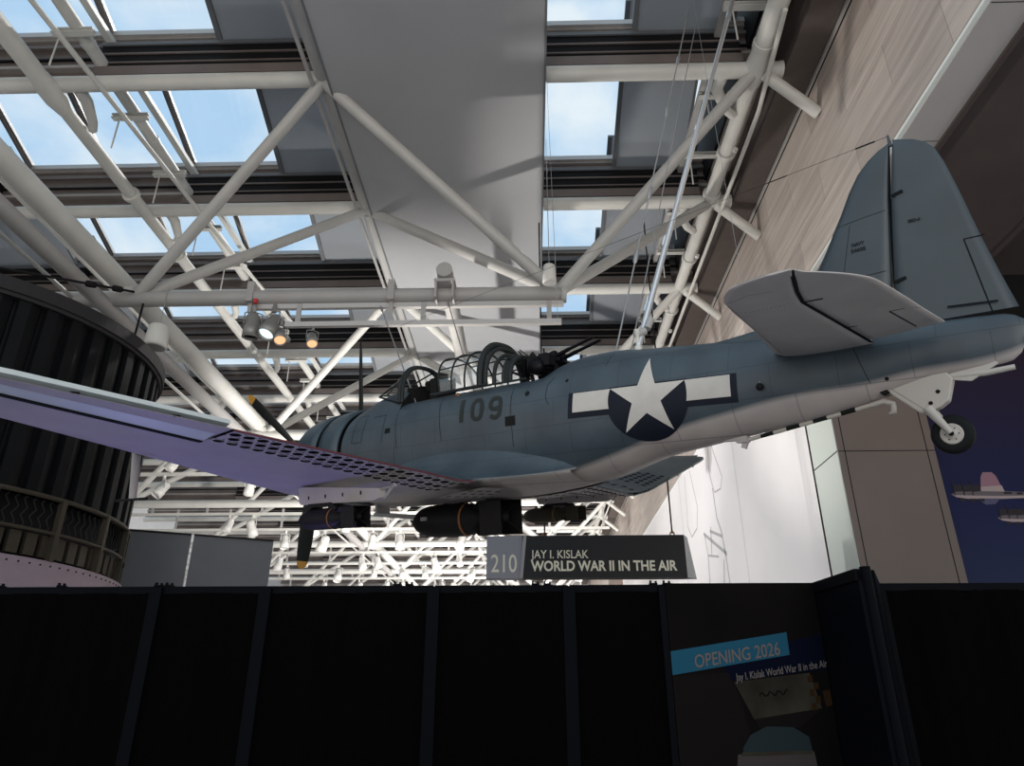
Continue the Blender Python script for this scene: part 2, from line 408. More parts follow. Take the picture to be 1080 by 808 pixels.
# roof: a glazed, saw-toothed strip between every pair of beams
MULL = [-26.5, -24.2, -21.5, -19.0, -16.2, -13.75, -11.65, -9.2, -4.5, -2.2, .05, 4.5]
nwin = 0
for j, y in enumerate(ROWS[:-1]):
    y0, y1 = y + 2.25, ROWS[j + 1] + .18
    z1 = 13.68; z0 = z1 + (y1 - y0) * math.tan(math.radians(19))
    nwin += 1
    w = structure(MB().add([(-27, y0, z0), (4.9, y0, z0), (4.9, y1, z1), (-27, y1, z1)], [(0, 1, 2, 3)]).build('window_%d' % nwin, 'pane'))
    fr = MB()
    for x in MULL:
        fr.obox((x, y0, z0 - .02), (x, y1, z1 - .02), .085, .16, 0)
        fr.obox((x + .06, y0, z0 + .02), (x + .06, y1, z1 + .02), .05, .10, 1)
    fr.box(-27, 4.9, y1 - .06, y1 + .02, z1 - .10, z1 + .03, 1)
    structure(fr.build('window_frame', ['mull', 'alu'], w))
nb = 0
bk = MB(); bl = MB(); bb = MB()
def fascia(y, a, b, dark):
    """stepped beam between two skylights, facing the room on its -Y side"""
    f = MB()
    f.box(a, b, y + .26, y + .42, 12.25, 13.66, 0)
    f.add([(a, y + .42, 13.5), (b, y + .42, 13.5), (b, y + 2.3, 14.42), (a, y + 2.3, 14.42), (a, y + .42, 13.66), (b, y + .42, 13.66), (b, y + 2.3, 14.58), (a, y + 2.3, 14.58)], [(0, 1, 2, 3), (4, 7, 6, 5), (0, 4, 5, 1), (1, 5, 6, 2), (2, 6, 7, 3), (3, 7, 4, 0)], 0)
    f.box(a, b, y + .18, y + .26, 13.50, 13.62, 1)          # silvery sill
    f.box(a, b, y + .16, y + .26, 13.26, 13.36, 0)
    f.box(a, b, y + .12, y + .26, 12.62, 12.70, 1 if not dark else 0)
    f.box(a, b, y + .06, y + .26, 12.18, 12.30, 0)
    f.box(a, b, y + .20, y + .26, 12.95, 12.99, 2)
    return f
for j, y in enumerate(ROWS):
    f = fascia(y, -27, 5.25, False)
    # blind housings: black boxes with pale rails, in front of the fascia
    for a, b in ((-9.15, -4.35), (.3, 4.5), (-19.0, -14.4)):
        f.box(a, b, y - .02, y + .26, 12.2, 13.10, 2); f.box(a, b, y - .06, y + .2, 13.06, 13.15, 3)
        f.box(a, b, y - .05, y, 12.80, 12.84, 0); f.box(a, b, y - .05, y, 12.55, 12.58, 0); f.box(a, b, y - .08, y + .1, 12.18, 12.42, 0)
    structure(f.build('ceiling_beam', ['brown', 'brown_lt', 'black', 'panel_edge']))
# closing strip over the wall head
rs = MB().box(4.75, 5.3, 2, YEND, 12.9, 14.8, 1)
for k in range(4): rs.box(4.82 + k * .13, 4.88 + k * .13, 2, YEND, 12.78, 12.9, 2)
rs.box(5.3, 5.92, 2, YEND, 11.93, 13.2, 0).box(5.92, 6.7, 2, YEND, 11.98, 14.8, 1).box(5.94, 5.965, 2, YEND, 11.84, 11.98, 3)
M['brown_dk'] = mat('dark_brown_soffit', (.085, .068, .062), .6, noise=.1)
structure(rs.build('ceiling_edge', ['brown_dk', 'black', 'mull', 'alu']))

ORD = ['first', 'second', 'third', 'fourth', 'fifth', 'sixth', 'seventh', 'eighth', 'ninth', 'tenth', 'eleventh', 'twelfth', 'thirteenth', 'fourteenth', 'fifteenth', 'sixteenth', 'seventeenth', 'eighteenth']
# blinds below the glass
def blind(j, xa, xb, lab, grp=None):
    y0, y1 = ROWS[j] + .3, ROWS[j + 1] + .14
    z1 = 13.14; t = math.tan(math.radians(19)); z0 = z1 + (y1 - y0) * t
    b = MB().add([(xa, y0, z0), (xb, y0, z0), (xb, y1, z1), (xa, y1, z1), (xa, y0, z0 + .02), (xb, y0, z0 + .02), (xb, y1, z1 + .02), (xa, y1, z1 + .02)],
                 [(0, 1, 2, 3), (4, 7, 6, 5), (0, 4, 5, 1), (1, 5, 6, 2), (2, 6, 7, 3), (3, 7, 4, 0)]).build('skylight_blind', 'blind')
    e = MB()
    e.obox((xa, y0, z0 - .01), (xa, y1, z1 - .01), .11, .10); e.obox((xb, y0, z0 - .01), (xb, y1, z1 - .01), .06, .08)
    e.box(xa, xb, y1 - .05, y1, z1 - .05, z1 + .03)
    e.build('blind_edge', 'panel_edge', b)
    thing(b, lab, 'blind', grp)
for j in range(0, 10):
    o = ORD[j]
    if j < 4:
        blind(j, -6.6, -4.3, 'grey skylight blind beside the large grey panel, %s row from the camera' % o)
        blind(j, 2.32, 4.15, 'grey skylight blind near the stone wall, %s row from the camera' % o)
    else:
        blind(j, -6.6, -4.3, 'grey fabric skylight blind in a far roof row by the large panel', 'far skylight blinds by the panel')
        blind(j, 2.32, 4.15, 'grey fabric skylight blind in a far roof row by the stone wall', 'far skylight blinds by the wall')
    if 1 <= j <= 4: blind(j, -17.5, -14.7, 'grey fabric skylight blind above the dark drum, %s row from the camera' % o)

# big flat panel hung under the roof
bp = MB().box(-4.0, .36, 5, 33, 11.62, 11.70)
bpo = thing(bp.build('ceiling_panel', 'panel'), 'huge flat grey panel hung under the skylights between two tubes', 'ceiling panel')
MB().box(.36, .40, 5, 33, 11.60, 11.74).box(-4.04, -4.0, 5, 33, 11.60, 11.74).box(-4.0, .36, 32.96, 33, 11.6, 11.74).build('panel_edge', 'panel_edge', bpo)

# crossing tubes
for j, y in enumerate(ROWS[:-1]):
    t = empty('steel_cross_tube', (0, y, H))
    bm_ = MB().tube([(-27, 0, 0), (-4.05, 0, 0)], .165, 20)
    bm_.build('tube_run', 'tube', t)
    MB().tube([(.42, 0, 0), (5.26, 0, 0)], .165, 20).build('tube_run', 'tube', t)
    MB().tube([(5.20, 0, 0), (5.27, 0, 0)], .178, 20).build('end_plate', 'tube', t)
    thing(t, 'white steel tube crossing the roof crosswise, %s such tube from the camera' % ORD[j], 'roof tube')

# lengthwise tubes (top chords and pipes)
def long_tube(name, pts, r, lab, m='tube', n=18, collars=(), parts=None):
    o = MB().tube(pts, r, n).build(name, m)
    for y in collars:
        p0, p1 = Vector(pts[0]), Vector(pts[-1]); k = (y - p0.y) / (p1.y - p0.y); p = p0.lerp(p1, k); d = (p1 - p0).normalized()
        rr = r if not isinstance(r, (list, tuple)) else r[0]
        MB().tube([p - d * .05, p + d * .05], rr * 1.12, n).build('collar', m, o)
    return thing(o, lab, 'roof tube')
long_tube('steel_top_chord', [(4.72, 3, H), (4.72, 10.75, H), (4.72, 11.0, H), (4.72, 11.35, H), (4.72, 11.6, H), (4.72, YEND - .5, H)], [.20, .20, .225, .225, .165, .165],
          'thick white lengthwise roof tube nearest the stone wall', collars=(10.5, 13.6, 15.1, 18.0, 21, 25))
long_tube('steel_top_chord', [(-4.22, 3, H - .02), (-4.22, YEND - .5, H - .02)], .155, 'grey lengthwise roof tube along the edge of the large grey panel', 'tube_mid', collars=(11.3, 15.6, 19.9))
long_tube('steel_top_chord', [(-9.98, 5, H - .2), (-9.98, 10.7, H - .2), (-9.98, 11.0, H - .2), (-9.98, 11.35, H - .2), (-9.98, 11.75, H - .2), (-9.98, YEND - .5, H - .2)], [.19, .19, .23, .23, .15, .15],
          'thick white lengthwise roof tube with a swollen joint, over the dark drum', collars=(10.9, 14.5, 17.2))
long_tube('steel_pipe', [(-9.05, 5, H + .55), (-9.05, YEND - .5, H + .55)], .135, 'slim white lengthwise pipe passing above the crossing tubes', collars=(10.6, 13.4))
long_tube('steel_strut', [(-9.05, 8.0, H - .26), (-8.35, 17.2, H - .26), (-7.9, 21.3, H - .26)], .055, 'thin grey rod running beside the slim white lengthwise pipe', n=10)
long_tube('steel_air_duct', [(-8.75, 5, 8.35), (-8.75, 13.0, 8.35), (-8.75, YEND - .5, 8.35)], .22, 'wide pale lengthwise duct running at truss level past the dark drum', n=28)
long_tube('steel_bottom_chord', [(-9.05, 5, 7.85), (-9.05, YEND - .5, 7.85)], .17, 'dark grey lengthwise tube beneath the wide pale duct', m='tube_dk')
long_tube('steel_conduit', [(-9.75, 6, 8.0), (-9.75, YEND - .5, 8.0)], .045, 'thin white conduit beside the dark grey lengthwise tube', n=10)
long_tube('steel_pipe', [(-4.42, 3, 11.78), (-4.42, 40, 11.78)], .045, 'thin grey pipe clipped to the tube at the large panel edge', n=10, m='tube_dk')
long_tube('steel_pipe', [(4.78, 9.5, 11.72), (5.0, 12, 11.72), (5.0, 60, 11.72)], .05, 'thin white pipe slung below the thick tube nearest the stone wall', n=10, collars=(13.2, 17.5, 22))
# white channel strip with light brackets between skylights on the left
o = MB().obox((-9.0, 5, 13.2), (-9.0, YEND - 1, 13.2), .16, .12).build('cable_tray', 'tube')
thing(o, 'flat white cable tray running lengthwise just below the glass', 'cable tray')
o = MB().obox((4.05, 5, 13.0), (4.05, YEND - 1, 13.0), .12, .12).build('cable_tray', 'alu')
thing(o, 'flat metal cable tray under the glass near the stone wall', 'cable tray')

# stub struts tying the right chord to the wall
for j in range(1, 13):
    y = ROWS[j]
    o = MB().tube([(4.9, y + .02, H - .1), (XW - .01, y + .33, 11.12)], .125, 16).build('wall_strut', 'tube')
    thing(o, 'short white strut joining the thick roof tube to the stone wall, %s from camera' % ORD[j - 1], 'strut')
# short drop pieces between chord and pipe
for j in range(1, 9):
    y = ROWS[j]
    for xa, xb, za, zb, yy, side in ((-9.5, -9.75, H, H - .15, 1.0, 'over the drum side'), (4.1, 4.55, H, H - .1, 1.0, 'near the stone wall')):
        o = MB().tube([(xa, y + .05, za), (xa - .05, y + .5, za + .02), ((xa + xb) / 2, y + .95, zb), (xb, y + yy + .15, zb)], [.13, .13, .10, .10], 12).build('branch_pipe', 'tube')
        thing(o, 'short bent white branch tube %s, %s row from the camera' % (side, ORD[j - 1]), 'branch tube')
# little I-beam hangers crossing the pipes
for j in range(1, 7):
    for dy in (-.95, 1.35):
        y = ROWS[j] + dy
        for x, s in ((-9.1, 'the slim pipe on the drum side'), (4.35, 'the thick tube near the stone wall')):
            h = empty('hanger_bracket', (x, y, H + .45 if x < 0 else H + .75))
            MB().box(-.42, .42, -.07, .07, -.015, .015).box(-.42, .42, -.012, .012, -.09, 0).box(-.42, .42, -.07, .07, -.10, -.08).build('crossbar', 'tube', h)
            MB().tube([(-.25, 0, -.1), (-.25, 0, -.95)], .018, 6).build('rod', 'tube', h)
            thing(h, 'small white bracket with a thin rod hung over %s' % s, 'bracket', 'brackets over ' + s)

# transverse trusses
def truss(k, yb, xl, full):
    t = empty('roof_truss', (0, yb, 8.0))
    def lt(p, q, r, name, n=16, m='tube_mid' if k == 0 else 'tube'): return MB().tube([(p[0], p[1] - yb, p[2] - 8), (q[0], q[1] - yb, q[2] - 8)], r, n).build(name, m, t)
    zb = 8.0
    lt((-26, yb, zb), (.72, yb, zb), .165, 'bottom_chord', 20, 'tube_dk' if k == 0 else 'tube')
    lt((.70, yb, zb), (.80, yb, zb), .20, 'end_cap', 20)
    ra, rb = ROWS[2 * k + 1], ROWS[2 * k + 2]
    for ry in (ra, rb):
        lt((.62, yb, zb + .05), (-4.2, ry, H - .1), .135 if k else .13, 'diagonal')
        lt((.62, yb, zb + .05), (4.65, ry, H - .1), .125, 'diagonal')
        lt((-8.45, yb, zb + .05), (-4.25, ry, H - .1), .125, 'diagonal')
        lt((-8.45, yb, zb + .05), (-12.9, ry, H - .1), .125, 'diagonal')
        if k >= 1: lt((-17.5, yb, zb + .05), (-12.9, ry, H - .1), .125, 'diagonal')
    thing(t, 'white steel truss spanning the hall under the skylights, %s from the camera' % ORD[k], 'roof truss')
    return t
TR = []
for k in range(8):
    yb = (ROWS[2 * k + 1] + ROWS[2 * k + 2]) / 2
    TR.append((yb, truss(k, yb, -26, True)))
long_tube('steel_top_chord', [(-12.95, 5, H), (-12.95, YEND - .5, H)], .165, 'white lengthwise roof tube farthest over the dark drum')

# lighting rails under the trusses
def rail(yb, xa, xb, z, lab, dz=.35, grp=None, m='alu'):
    r = empty('lighting_rail', (0, yb, z))
    MB().box(xa, xb, -.05, .05, -.05, .06).build('track', m, r)
    n = max(2, int((xb - xa) / 2.4))
    for i in range(n + 1):
        x = xa + .25 + (xb - xa - .5) * i / n
        MB().box(x - .05, x + .05, -.02, .02, .06, .06 + dz).build('hanger', 'tube_dk', r)
    thing(r, lab, 'lighting rail', grp)
rail(13.3, -5.95, .74, 7.77, 'grey lighting rail fixed right beneath the nearest truss', .06)
rail(13.25, -5.1, .68, 7.31, 'lower grey lighting rail hung under the nearest truss, above the cockpit', .45)
for k in range(1, 8):
    yb = TR[k][0]
    rail(yb, -26, .6, 7.55, 'white lighting rail beneath the %s truss from the camera' % ORD[k], .25, m='tube')
    rail(yb + 1.9, -26, 3.5, 7.3, 'white lighting rail hung just beyond the %s truss from the camera' % ORD[k], .9, m='tube')

# spotlights
def spotlight(x, y, z, tilt, az, body, lens, lab, grp=None, s=1.0, parts=True):
    r = empty('stage_spotlight', (x, y, z)); 
    r.rotation_euler = (0, 0, az)
    MB().box(-.03 * s, .03 * s, -.03 * s, .03 * s, -.10 * s, .0).tube([(-.14 * s, 0, -.34 * s), (-.14 * s, 0, -.12 * s), (0, 0, -.09 * s), (.14 * s, 0, -.12 * s), (.14 * s, 0, -.34 * s)], .012 * s, 6).build('yoke', body, r)
    d = Vector((0, math.sin(tilt), -math.cos(tilt))); o = Vector((0, 0, -.33 * s)) - d * .18 * s
    b = MB().lathe(o, d, [(-.02 * s, .0), (-.02 * s, .07 * s), (.04 * s, .11 * s), (.22 * s, .12 * s), (.24 * s, .135 * s), (.42 * s, .14 * s), (.42 * s, .125 * s), (.38 * s, .12 * s)], 18).build('housing', body, r)
    MB().lathe(o, d, [(.375 * s, .121 * s), (.39 * s, .06 * s), (.395 * s, 0)], 18).build('lens', lens, b)
    MB().box(-.02 * s, .02 * s, -.02 * s, .02 * s, -.10 * s, .06 * s).build('clamp', body, r) if parts else None
    thing(r, lab, 'spotlight', grp)
    return r
spotlight(-5.78, 13.2, 7.72, .10, .3, 'lampbody', 'black', 'grey stage spotlight with an unlit dark lens, hung below the red tag', s=1.25)
spotlight(-5.36, 13.2, 7.72, .42, PI - .5, 'lampbody', 'lens_cool', 'grey stage spotlight with a cool white lit lens, under the nearest truss', s=1.3)
spotlight(-5.18, 13.25, 7.40, .55, PI + .5, 'lampbody', 'lens_warm', 'small grey spotlight with a warm lit lens, below the cool white one', s=.95)
spotlight(-4.50, 13.25, 7.26, .55, PI + .5, 'lampbody', 'lens_warm', 'small grey spotlight with a warm lit lens, alone on the lower rail', s=.85)
rt = MB().box(-5.79, -5.72, 13.10, 13.16, 7.78, 7.88).build('warning_tag', 'red'); thing(rt, 'small red tag tied above the grey unlit spotlight', 'tag')
rnd = random.Random(3)
for k in range(1, 8):
    for dy, z in ((0, 7.5), (1.9, 7.25)):
        n = (6, 8, 9, 10, 10, 10, 9)[k - 1]
        for i in range(n):
            x = -14 + 14.5 * (i + rnd.random() * .8) / n * (1 + .06 * k)
            if x > .4 and dy == 0: continue
            spotlight(x, TR[k][0] + dy, z, rnd.uniform(-.6, .7), rnd.uniform(0, 6), 'lampwhite', 'lens_cool' if rnd.random() < .12 else 'lampwhite',
                      'pale stage spotlight clamped to a rail at the %s truss from the camera' % ORD[k], 'spotlights at the %s truss' % ORD[k], s=rnd.uniform(1.1, 1.7), parts=False)

# pendant cylinders
def pendant(x, y, z, r, h, lab, top):
    o = MB().lathe((x, y, z), (0, 0, 1), [(0, 0), (0, r * .86), (.02, r * .95), (.03, r), (h * .96, r * .84), (h, r * .74), (h, 0)], 28).build('pendant_cylinder', 'tube')
    MB().lathe((x, y, z), (0, 0, 1), [(-.003, 0), (-.003, r * .84)], 28).build('grille', 'tube_dk', o)
    MB().tube([(x, y, z + h), (x, y, top)], .008, 5).build('hanging_wire', 'cable', o)
    thing(o, lab, 'pendant')
pendant(-7.68, 13.1, 6.74, .235, .50, 'pale grey cylindrical pendant speaker above the rim of the dark drum', 8.2)
pendant(.43, 12.6, 7.84, .145, .42, 'small pale cylindrical pendant beside the end of the nearest truss', 11.6)

# stub beam lying on the nearest truss, with its hoist fittings
sb = empty('hoist_beam', (-1.75, 12.9, 8.35))
MB().tube([(0, -.1, 0), (0, 7.4, 0)], .17, 22).build('beam', 'tube_dk', sb)
MB().box(-.22, .22, -.02, .5, -.24, -.17).box(-.2, -.16, .0, .46, -.60, -.2).box(.16, .2, .0, .46, -.60, -.2).build('saddle', 'tube_dk', sb)
thing(sb, 'grey tube end resting across the nearest truss above the cockpit', 'beam')
for x, nm in ((-2.9, 'with a shackle'), (-5.9, 'with a hook clamp')):
    b = MB().box(x - .07, x + .07, 13.08, 13.52, 7.82, 8.30).box(x - .04, x + .04, 13.2, 13.36, 7.62, 7.82).build('beam_clamp', 'tube_dk')
    thing(b, 'square steel clamp around the nearest truss %s' % nm, 'clamp')

# ------------------------------------------------------------------ dark drum
DC = Vector((-10.6, 12.1)); DR = 3.35
dm = empty('exhibit_drum', (DC.x, DC.y, 0))
def ring(mb, prof, mi=0, a0=0, a1=2 * PI, n=96, smooth=True):
    rows = []
    for r, z in prof: rows.append([(r * math.cos(a0 + (a1 - a0) * k / n), r * math.sin(a0 + (a1 - a0) * k / n), z) for k in range(n + 1)])
    return mb.grid(rows, mi, smooth)
# fluted wall
rows = []; NF = 50
for z in (3.0, 6.0):
    r_ = []
    for k in range(NF):
        a = 2 * PI * k / NF
        for da, rr in ((0, 3.16), (.10, 3.16), (.14, 3.27), (.55, 3.27), (.95, 3.20)):
            aa = a + da * 2 * PI / NF; r_.append((rr * math.cos(aa), rr * math.sin(aa), z))
    rows.append(r_)
MB().grid(rows, 0, False, True).build('fluted_wall', 'drum', dm)
ring(MB(), [(3.0, 6.02), (3.31, 6.0), (3.31, 6.06), (DR, 6.07), (DR, 6.30), (3.30, 6.32), (3.0, 6.33), (0.2, 6.33)], smooth=False).build('top_rim', 'drum_rim', dm)
rb_ = MB(); ring(rb_, [(3.16, 3.0), (3.33, 2.96), (3.33, 3.03), (3.2, 3.05)]); ring(rb_, [(3.30, 2.44), (3.34, 2.44), (3.34, 2.49), (3.30, 2.49)])
rb_.build('band_rail', 'drum_bronze', dm)
ring(MB(), [(3.05, 2.0), (3.05, 3.0)]).build('band_backing', 'black', dm)
# wavy lattice with posts
lt_ = MB()
for k in range(150):
    a = 2 * PI * k / 150
    pts = []
    for i in range(9):
        z = 2.49 + (2.96 - 2.49) * i / 8; aa = a + .012 * math.sin(i / 8 * 4 * PI)
        pts.append((3.24 * math.cos(aa), 3.24 * math.sin(aa), z))
    lt_.tube(pts, .011, 4, cap=False)
plabel(lt_.build('lattice', 'drum_rim', dm), 'wavy dark lattice of upright bars')
for k in range(20):
    a = -1.55 + 2 * PI * k / 20
    MB().obox((3.3 * math.cos(a), 3.3 * math.sin(a), 2.04), (3.3 * math.cos(a), 3.3 * math.sin(a), 3.0), .08, .10, 0, (math.cos(a), math.sin(a), 0)).build('post', 'drum_bronze', dm)
blk = MB()
for k in range(80):
    a = 2 * PI * k / 80
    blk.obox((3.2 * math.cos(a), 3.2 * math.sin(a), 2.10), (3.2 * math.cos(a), 3.2 * math.sin(a), 2.43), .17, .1, 0, (math.cos(a), math.sin(a), 0))
blk.build('dentil_band', 'drum_bronze', dm)
ring(MB(), [(3.30, 2.06), (3.38, 2.03), (3.42, 1.0), (3.42, -1.6)]).build('skirt', 'drum_skirt', dm)
for k in range(46):
    a = -1.9 + k * .05
    rv = MB().lathe((3.375 * math.cos(a), 3.375 * math.sin(a), 1.97), (math.cos(a), math.sin(a), 0), [(0, .013), (.02, .013), (.025, 0)], 8)
    rv.build('rivet', 'drum', dm)
# wall lamp on the drum
la = math.radians(-40)
bx = Vector((3.3 * math.cos(la), 3.3 * math.sin(la), 0))
MB().tube([bx + Vector((0, 0, 3.02)), bx + Vector((0, 0, 3.42))], .075, 14).lathe(bx + Vector((0, 0, 3.42)), (0, 0, 1), [(0, .11), (.14, .11), (.16, .06), (.2, .09)], 14).build('vent_pipe', 'drum_bronze', dm)
MB().tube([Vector((0, 0, 5.7)), Vector((0, 0, 6.3))], .2, 12).build('core', 'drum', dm)
thing(dm, 'huge dark fluted cylindrical exhibit with a metal rim, behind the wing', 'exhibit drum')
dm.location.z = 0
# straps from truss to drum
def cable(name, pts, r, lab, m='cable', cat='cable', knobs=()):
    o = MB().tube(pts, r, 7).build(name, m)
    for kx in knobs:
        p, q = Vector(pts[0]), Vector(pts[-1]); c = p.lerp(q, kx); d = (q - p).normalized()
        MB().tube([c - d * .14, c - d * .1, c + d * .1, c + d * .14], [r, r * 2.6, r * 2.6, r], 8).build('turnbuckle', m, o)
    return thing(o, lab, cat)
cable('rigging_strap', [(-8.42, 13.12, 8.1), (-8.9, 9.25, 6.33)], .026, 'black strap from the nearest truss joint to the front rim of the drum', 'blackstrap', 'strap', (.12, .3))
cable('rigging_strap', [(-8.42, 13.14, 8.1), (-9.6, 8.95, 6.33)], .018, 'thinner black strap spread above the drum from the same truss joint', 'blackstrap', 'strap')
cable('rigging_strap', [(-8.2, 13.2, 7.85), (-8.35, 13.4, 7.0), (-8.42, 13.5, 6.35)], .025, 'short black strap with a shackle from the truss down to the drum rim', 'blackstrap', 'strap', (.7,))

# slate screens behind the barrier on the left
ZS = 3.6
a_, b_ = Vector((-8.870, 15.913, ZS)), Vector((-6.111, 17.100, ZS))
def mixp(t): return a_.lerp(b_, t)
sc_d = (b_ - a_).normalized(); sc_n = Vector((-sc_d.y, sc_d.x, 0))
def screen(t0, t1, lab):
    p, q = mixp(t0), mixp(t1)
    o = MB().add([(v.x + n_.x, v.y + n_.y, z) for n_ in (Vector((0, 0, 0)), sc_n * .12) for v in (p, q) for z in (-1.6, ZS)],
             [(0, 1, 3, 2), (4, 6, 7, 5), (0, 4, 5, 1), (2, 3, 7, 6), (0, 2, 6, 4), (1, 5, 7, 3)]).build('partition_screen', 'screen')
    e = MB().obox((p.x, p.y, ZS + .01), (q.x, q.y, ZS + .01), .13, .03)
    e.build('top_trim', 'drum_rim', o)
    thing(o, lab, 'partition')
screen(-.35, .40, 'slate grey partition screen beside the drum, behind the barrier')
screen(.418, 1.0, 'slate grey partition screen ending below the wing bomb, behind the barrier')

# ------------------------------------------------------------------ barrier
BY = 5.66; BZ = .845
def drape(x0, x1, y, lab, zt=BZ, pleat=.012):
    t = empty('barrier_section', (0, y, 0))
    rows = []; n = max(8, int((x1 - x0) / .03))
    for z in (-1.6, -.4, zt - .05):
        rows.append([(x0 + (x1 - x0) * k / n, -.03 + pleat * math.sin(k * 1.3) * .5 + pleat * math.sin(k * .37), z) for k in range(n + 1)])
    MB().grid(rows, 0, True).build('drape', 'cloth', t)
    MB().box(x0 + .005, x1 - .005, -.025, .03, zt - .055, zt).build('top_bar', 'blackmetal', t)
    MB().box(x0, x0 + .045, -.05, .03, -1.6, zt - .01).build('frame_post', 'blackmetal', t)
    MB().box(x1 - .045, x1, -.05, .03, -1.6, zt - .01).build('frame_post', 'blackmetal', t)
    MB().box(x0, x1, .01, .03, -1.6, zt - .01).build('backing', 'cloth', t)
    thing(t, lab, 'barrier panel')
edges = [-5.6, -4.2, -2.86, -2.02, -.74, .28, .995]
labs = ['black draped barrier panel under the drum, at the far end of the row', 'black draped barrier panel below the slate screens', 'black draped barrier panel just below the low propeller blade',
        'narrower black draped barrier panel between the propeller and the big bomb', 'black draped barrier panel below the big bomb', 'black draped barrier panel directly beside the poster']
for a, b, l in zip(edges, edges[1:], labs): drape(a, b, BY, l)
drape(2.57, 5.2, BY - .02, 'black draped barrier panel below the brown pillar and mural')
drape(-8.6, -5.6, BY, 'black draped barrier panel leaving the frame below the wing')
# poster panel
ps = empty('poster_board', (0, BY, 0))
X0, X1 = 1.0, 2.10
MB().box(X0, X1, -.05, .03, -1.6, BZ + .005).build('board', 'poster', ps)
def pz(poly, mi, d, name):   # flat print region on the board, in metres right of / above the board's top left corner
    o = MB().add([(X0 + u, -.05 - d, BZ - v) for u, v in poly], [tuple(range(len(poly)))]).build(name, mi, ps); return o
pz([(.40, .50), (1.095, .36), (1.095, .60), (.36, .68)], 'navyband', .001, 'navy_stripe')
pz([(0.0, .475), (.85, .345), (.85, .50), (0.0, .635)], 'cyan', .003, 'cyan_stripe')
pz([(.0, .64), (.40, .62), (.46, .80), (.50, 1.0), (.36, 1.30), (.30, 2.3), (.0, 2.3)], 'poster_shadow', .0015, 'tailplane_picture')
pz([(.43, .68), (.97, .62), (1.02, .85), (.54, .92)], 'poster_metal', .003, 'fuselage_picture')
pz([(.54, .92), (1.02, .85), (.86, .97), (.58, 1.0)], 'poster_shadow', .0035, 'shadow_picture')
pz([(.44, 1.10), (.50, 1.02), (.62, .965), (.80, .97), (.90, 1.03), (.91, 1.12), (.44, 1.13)], 'poster_teal', .004, 'nacelle_picture')
pz([(.40, 1.14), (.92, 1.12), (.95, 1.5), (.33, 1.5)], 'poster_pale', .004, 'wing_picture')
pz([(.43, 1.125), (.91, 1.115), (.91, 1.135), (.42, 1.15)], 'poster_metal', .005, 'wing_edge_picture')
for i in range(5):
    for q in range(2):
        if (i + q) % 2: continue
        u = .95 + q * .035; v = .64 + i * .045
        pz([(u, v), (u + .035, v - .004), (u + .035, v + .040), (u, v + .044)], 'poster_orange', .005, 'checker_square')
pz([(1.04, .74), (1.095, .73), (1.095, .83), (1.05, .84)], 'poster_orange', .005, 'red_band')
sl = .125 / .85
def ptxt(body, size, u, v, m, width, bold=0.0, name='lettering'):
    return text_mesh(body, size, name, m, lambda a, b, c: (X0 + u + a, -.056 - c * .2, BZ - v + b + a * sl * .98), ps, bold=bold, width=width, depth=.002)
ptxt('OPENING 2026', .125, .165, .588, 'postertext', .62, .0015)
ptxt('Jay I. Kislak World War II in the Air', .070, .445, .675, 'postertext', .66, .0008)
sc2 = MB().tube([(X0 + .60 + .018 * k, -.056, BZ - .765 + .018 * math.sin(k * 1.9) + .002 * k) for k in range(12)], .004, 4); sc2.build('painted_script', 'poster_ink', ps)
thing(ps, 'black poster board in the barrier with a slanted cyan OPENING 2026 stripe', 'poster')
# wing panel that stands out from the row beside the poster, and its post
wp2 = empty('barrier_fold', (0, 0, 0))
p0, p1 = Vector((2.125, BY - .03, 0)), Vector((2.20, 5.02, 0))
def slab(mb, p, q, z0, z1, th, mi=0):
    d = (q - p).normalized(); n = Vector((-d.y, d.x, 0)) * th / 2
    return mb.add([(v.x + s_ * n.x, v.y + s_ * n.y, z) for s_ in (-1, 1) for v in (p, q) for z in (z0, z1)], [(0, 1, 3, 2), (4, 6, 7, 5), (0, 4, 5, 1), (2, 3, 7, 6), (0, 2, 6, 4), (1, 5, 7, 3)], mi)
slab(MB(), p0, p1, -1.6, BZ - .01, .04).build('panel', 'blackmetal', wp2)
slab(MB(), p0, p1, BZ - .07, BZ + .005, .07).build('top_bar', 'blackmetal', wp2)
MB().tube([(2.245, 5.03, -1.6), (2.245, 5.03, BZ + .02)], .035, 16).build('post', 'blackmetal', wp2)
slab(MB(), Vector((2.28, 5.04, 0)), Vector((2.575, BY - .03, 0)), -1.6, BZ + .0, .05).build('panel', 'blackmetal', wp2)
thing(wp2, 'shiny black barrier section folded forward beside the poster', 'barrier panel')
# clips along the barrier top
for i, x in enumerate((-4.22, -4.10, -3.62, -2.86, -2.78, -1.02, -.93, .03, .12, .92, 1.02)):
    c_ = MB().box(x - .03, x + .03, BY - .03, BY + .02, BZ, BZ + .012).box(x - .028, x - .014, BY - .02, BY, BZ + .01, BZ + .032).box(x + .012, x + .026, BY - .02, BY, BZ + .01, BZ + .028).build('barrier_clip', 'blackmetal')
    thing(c_, 'small black clip on top of the draped barrier', 'clip', 'clips along the barrier top')

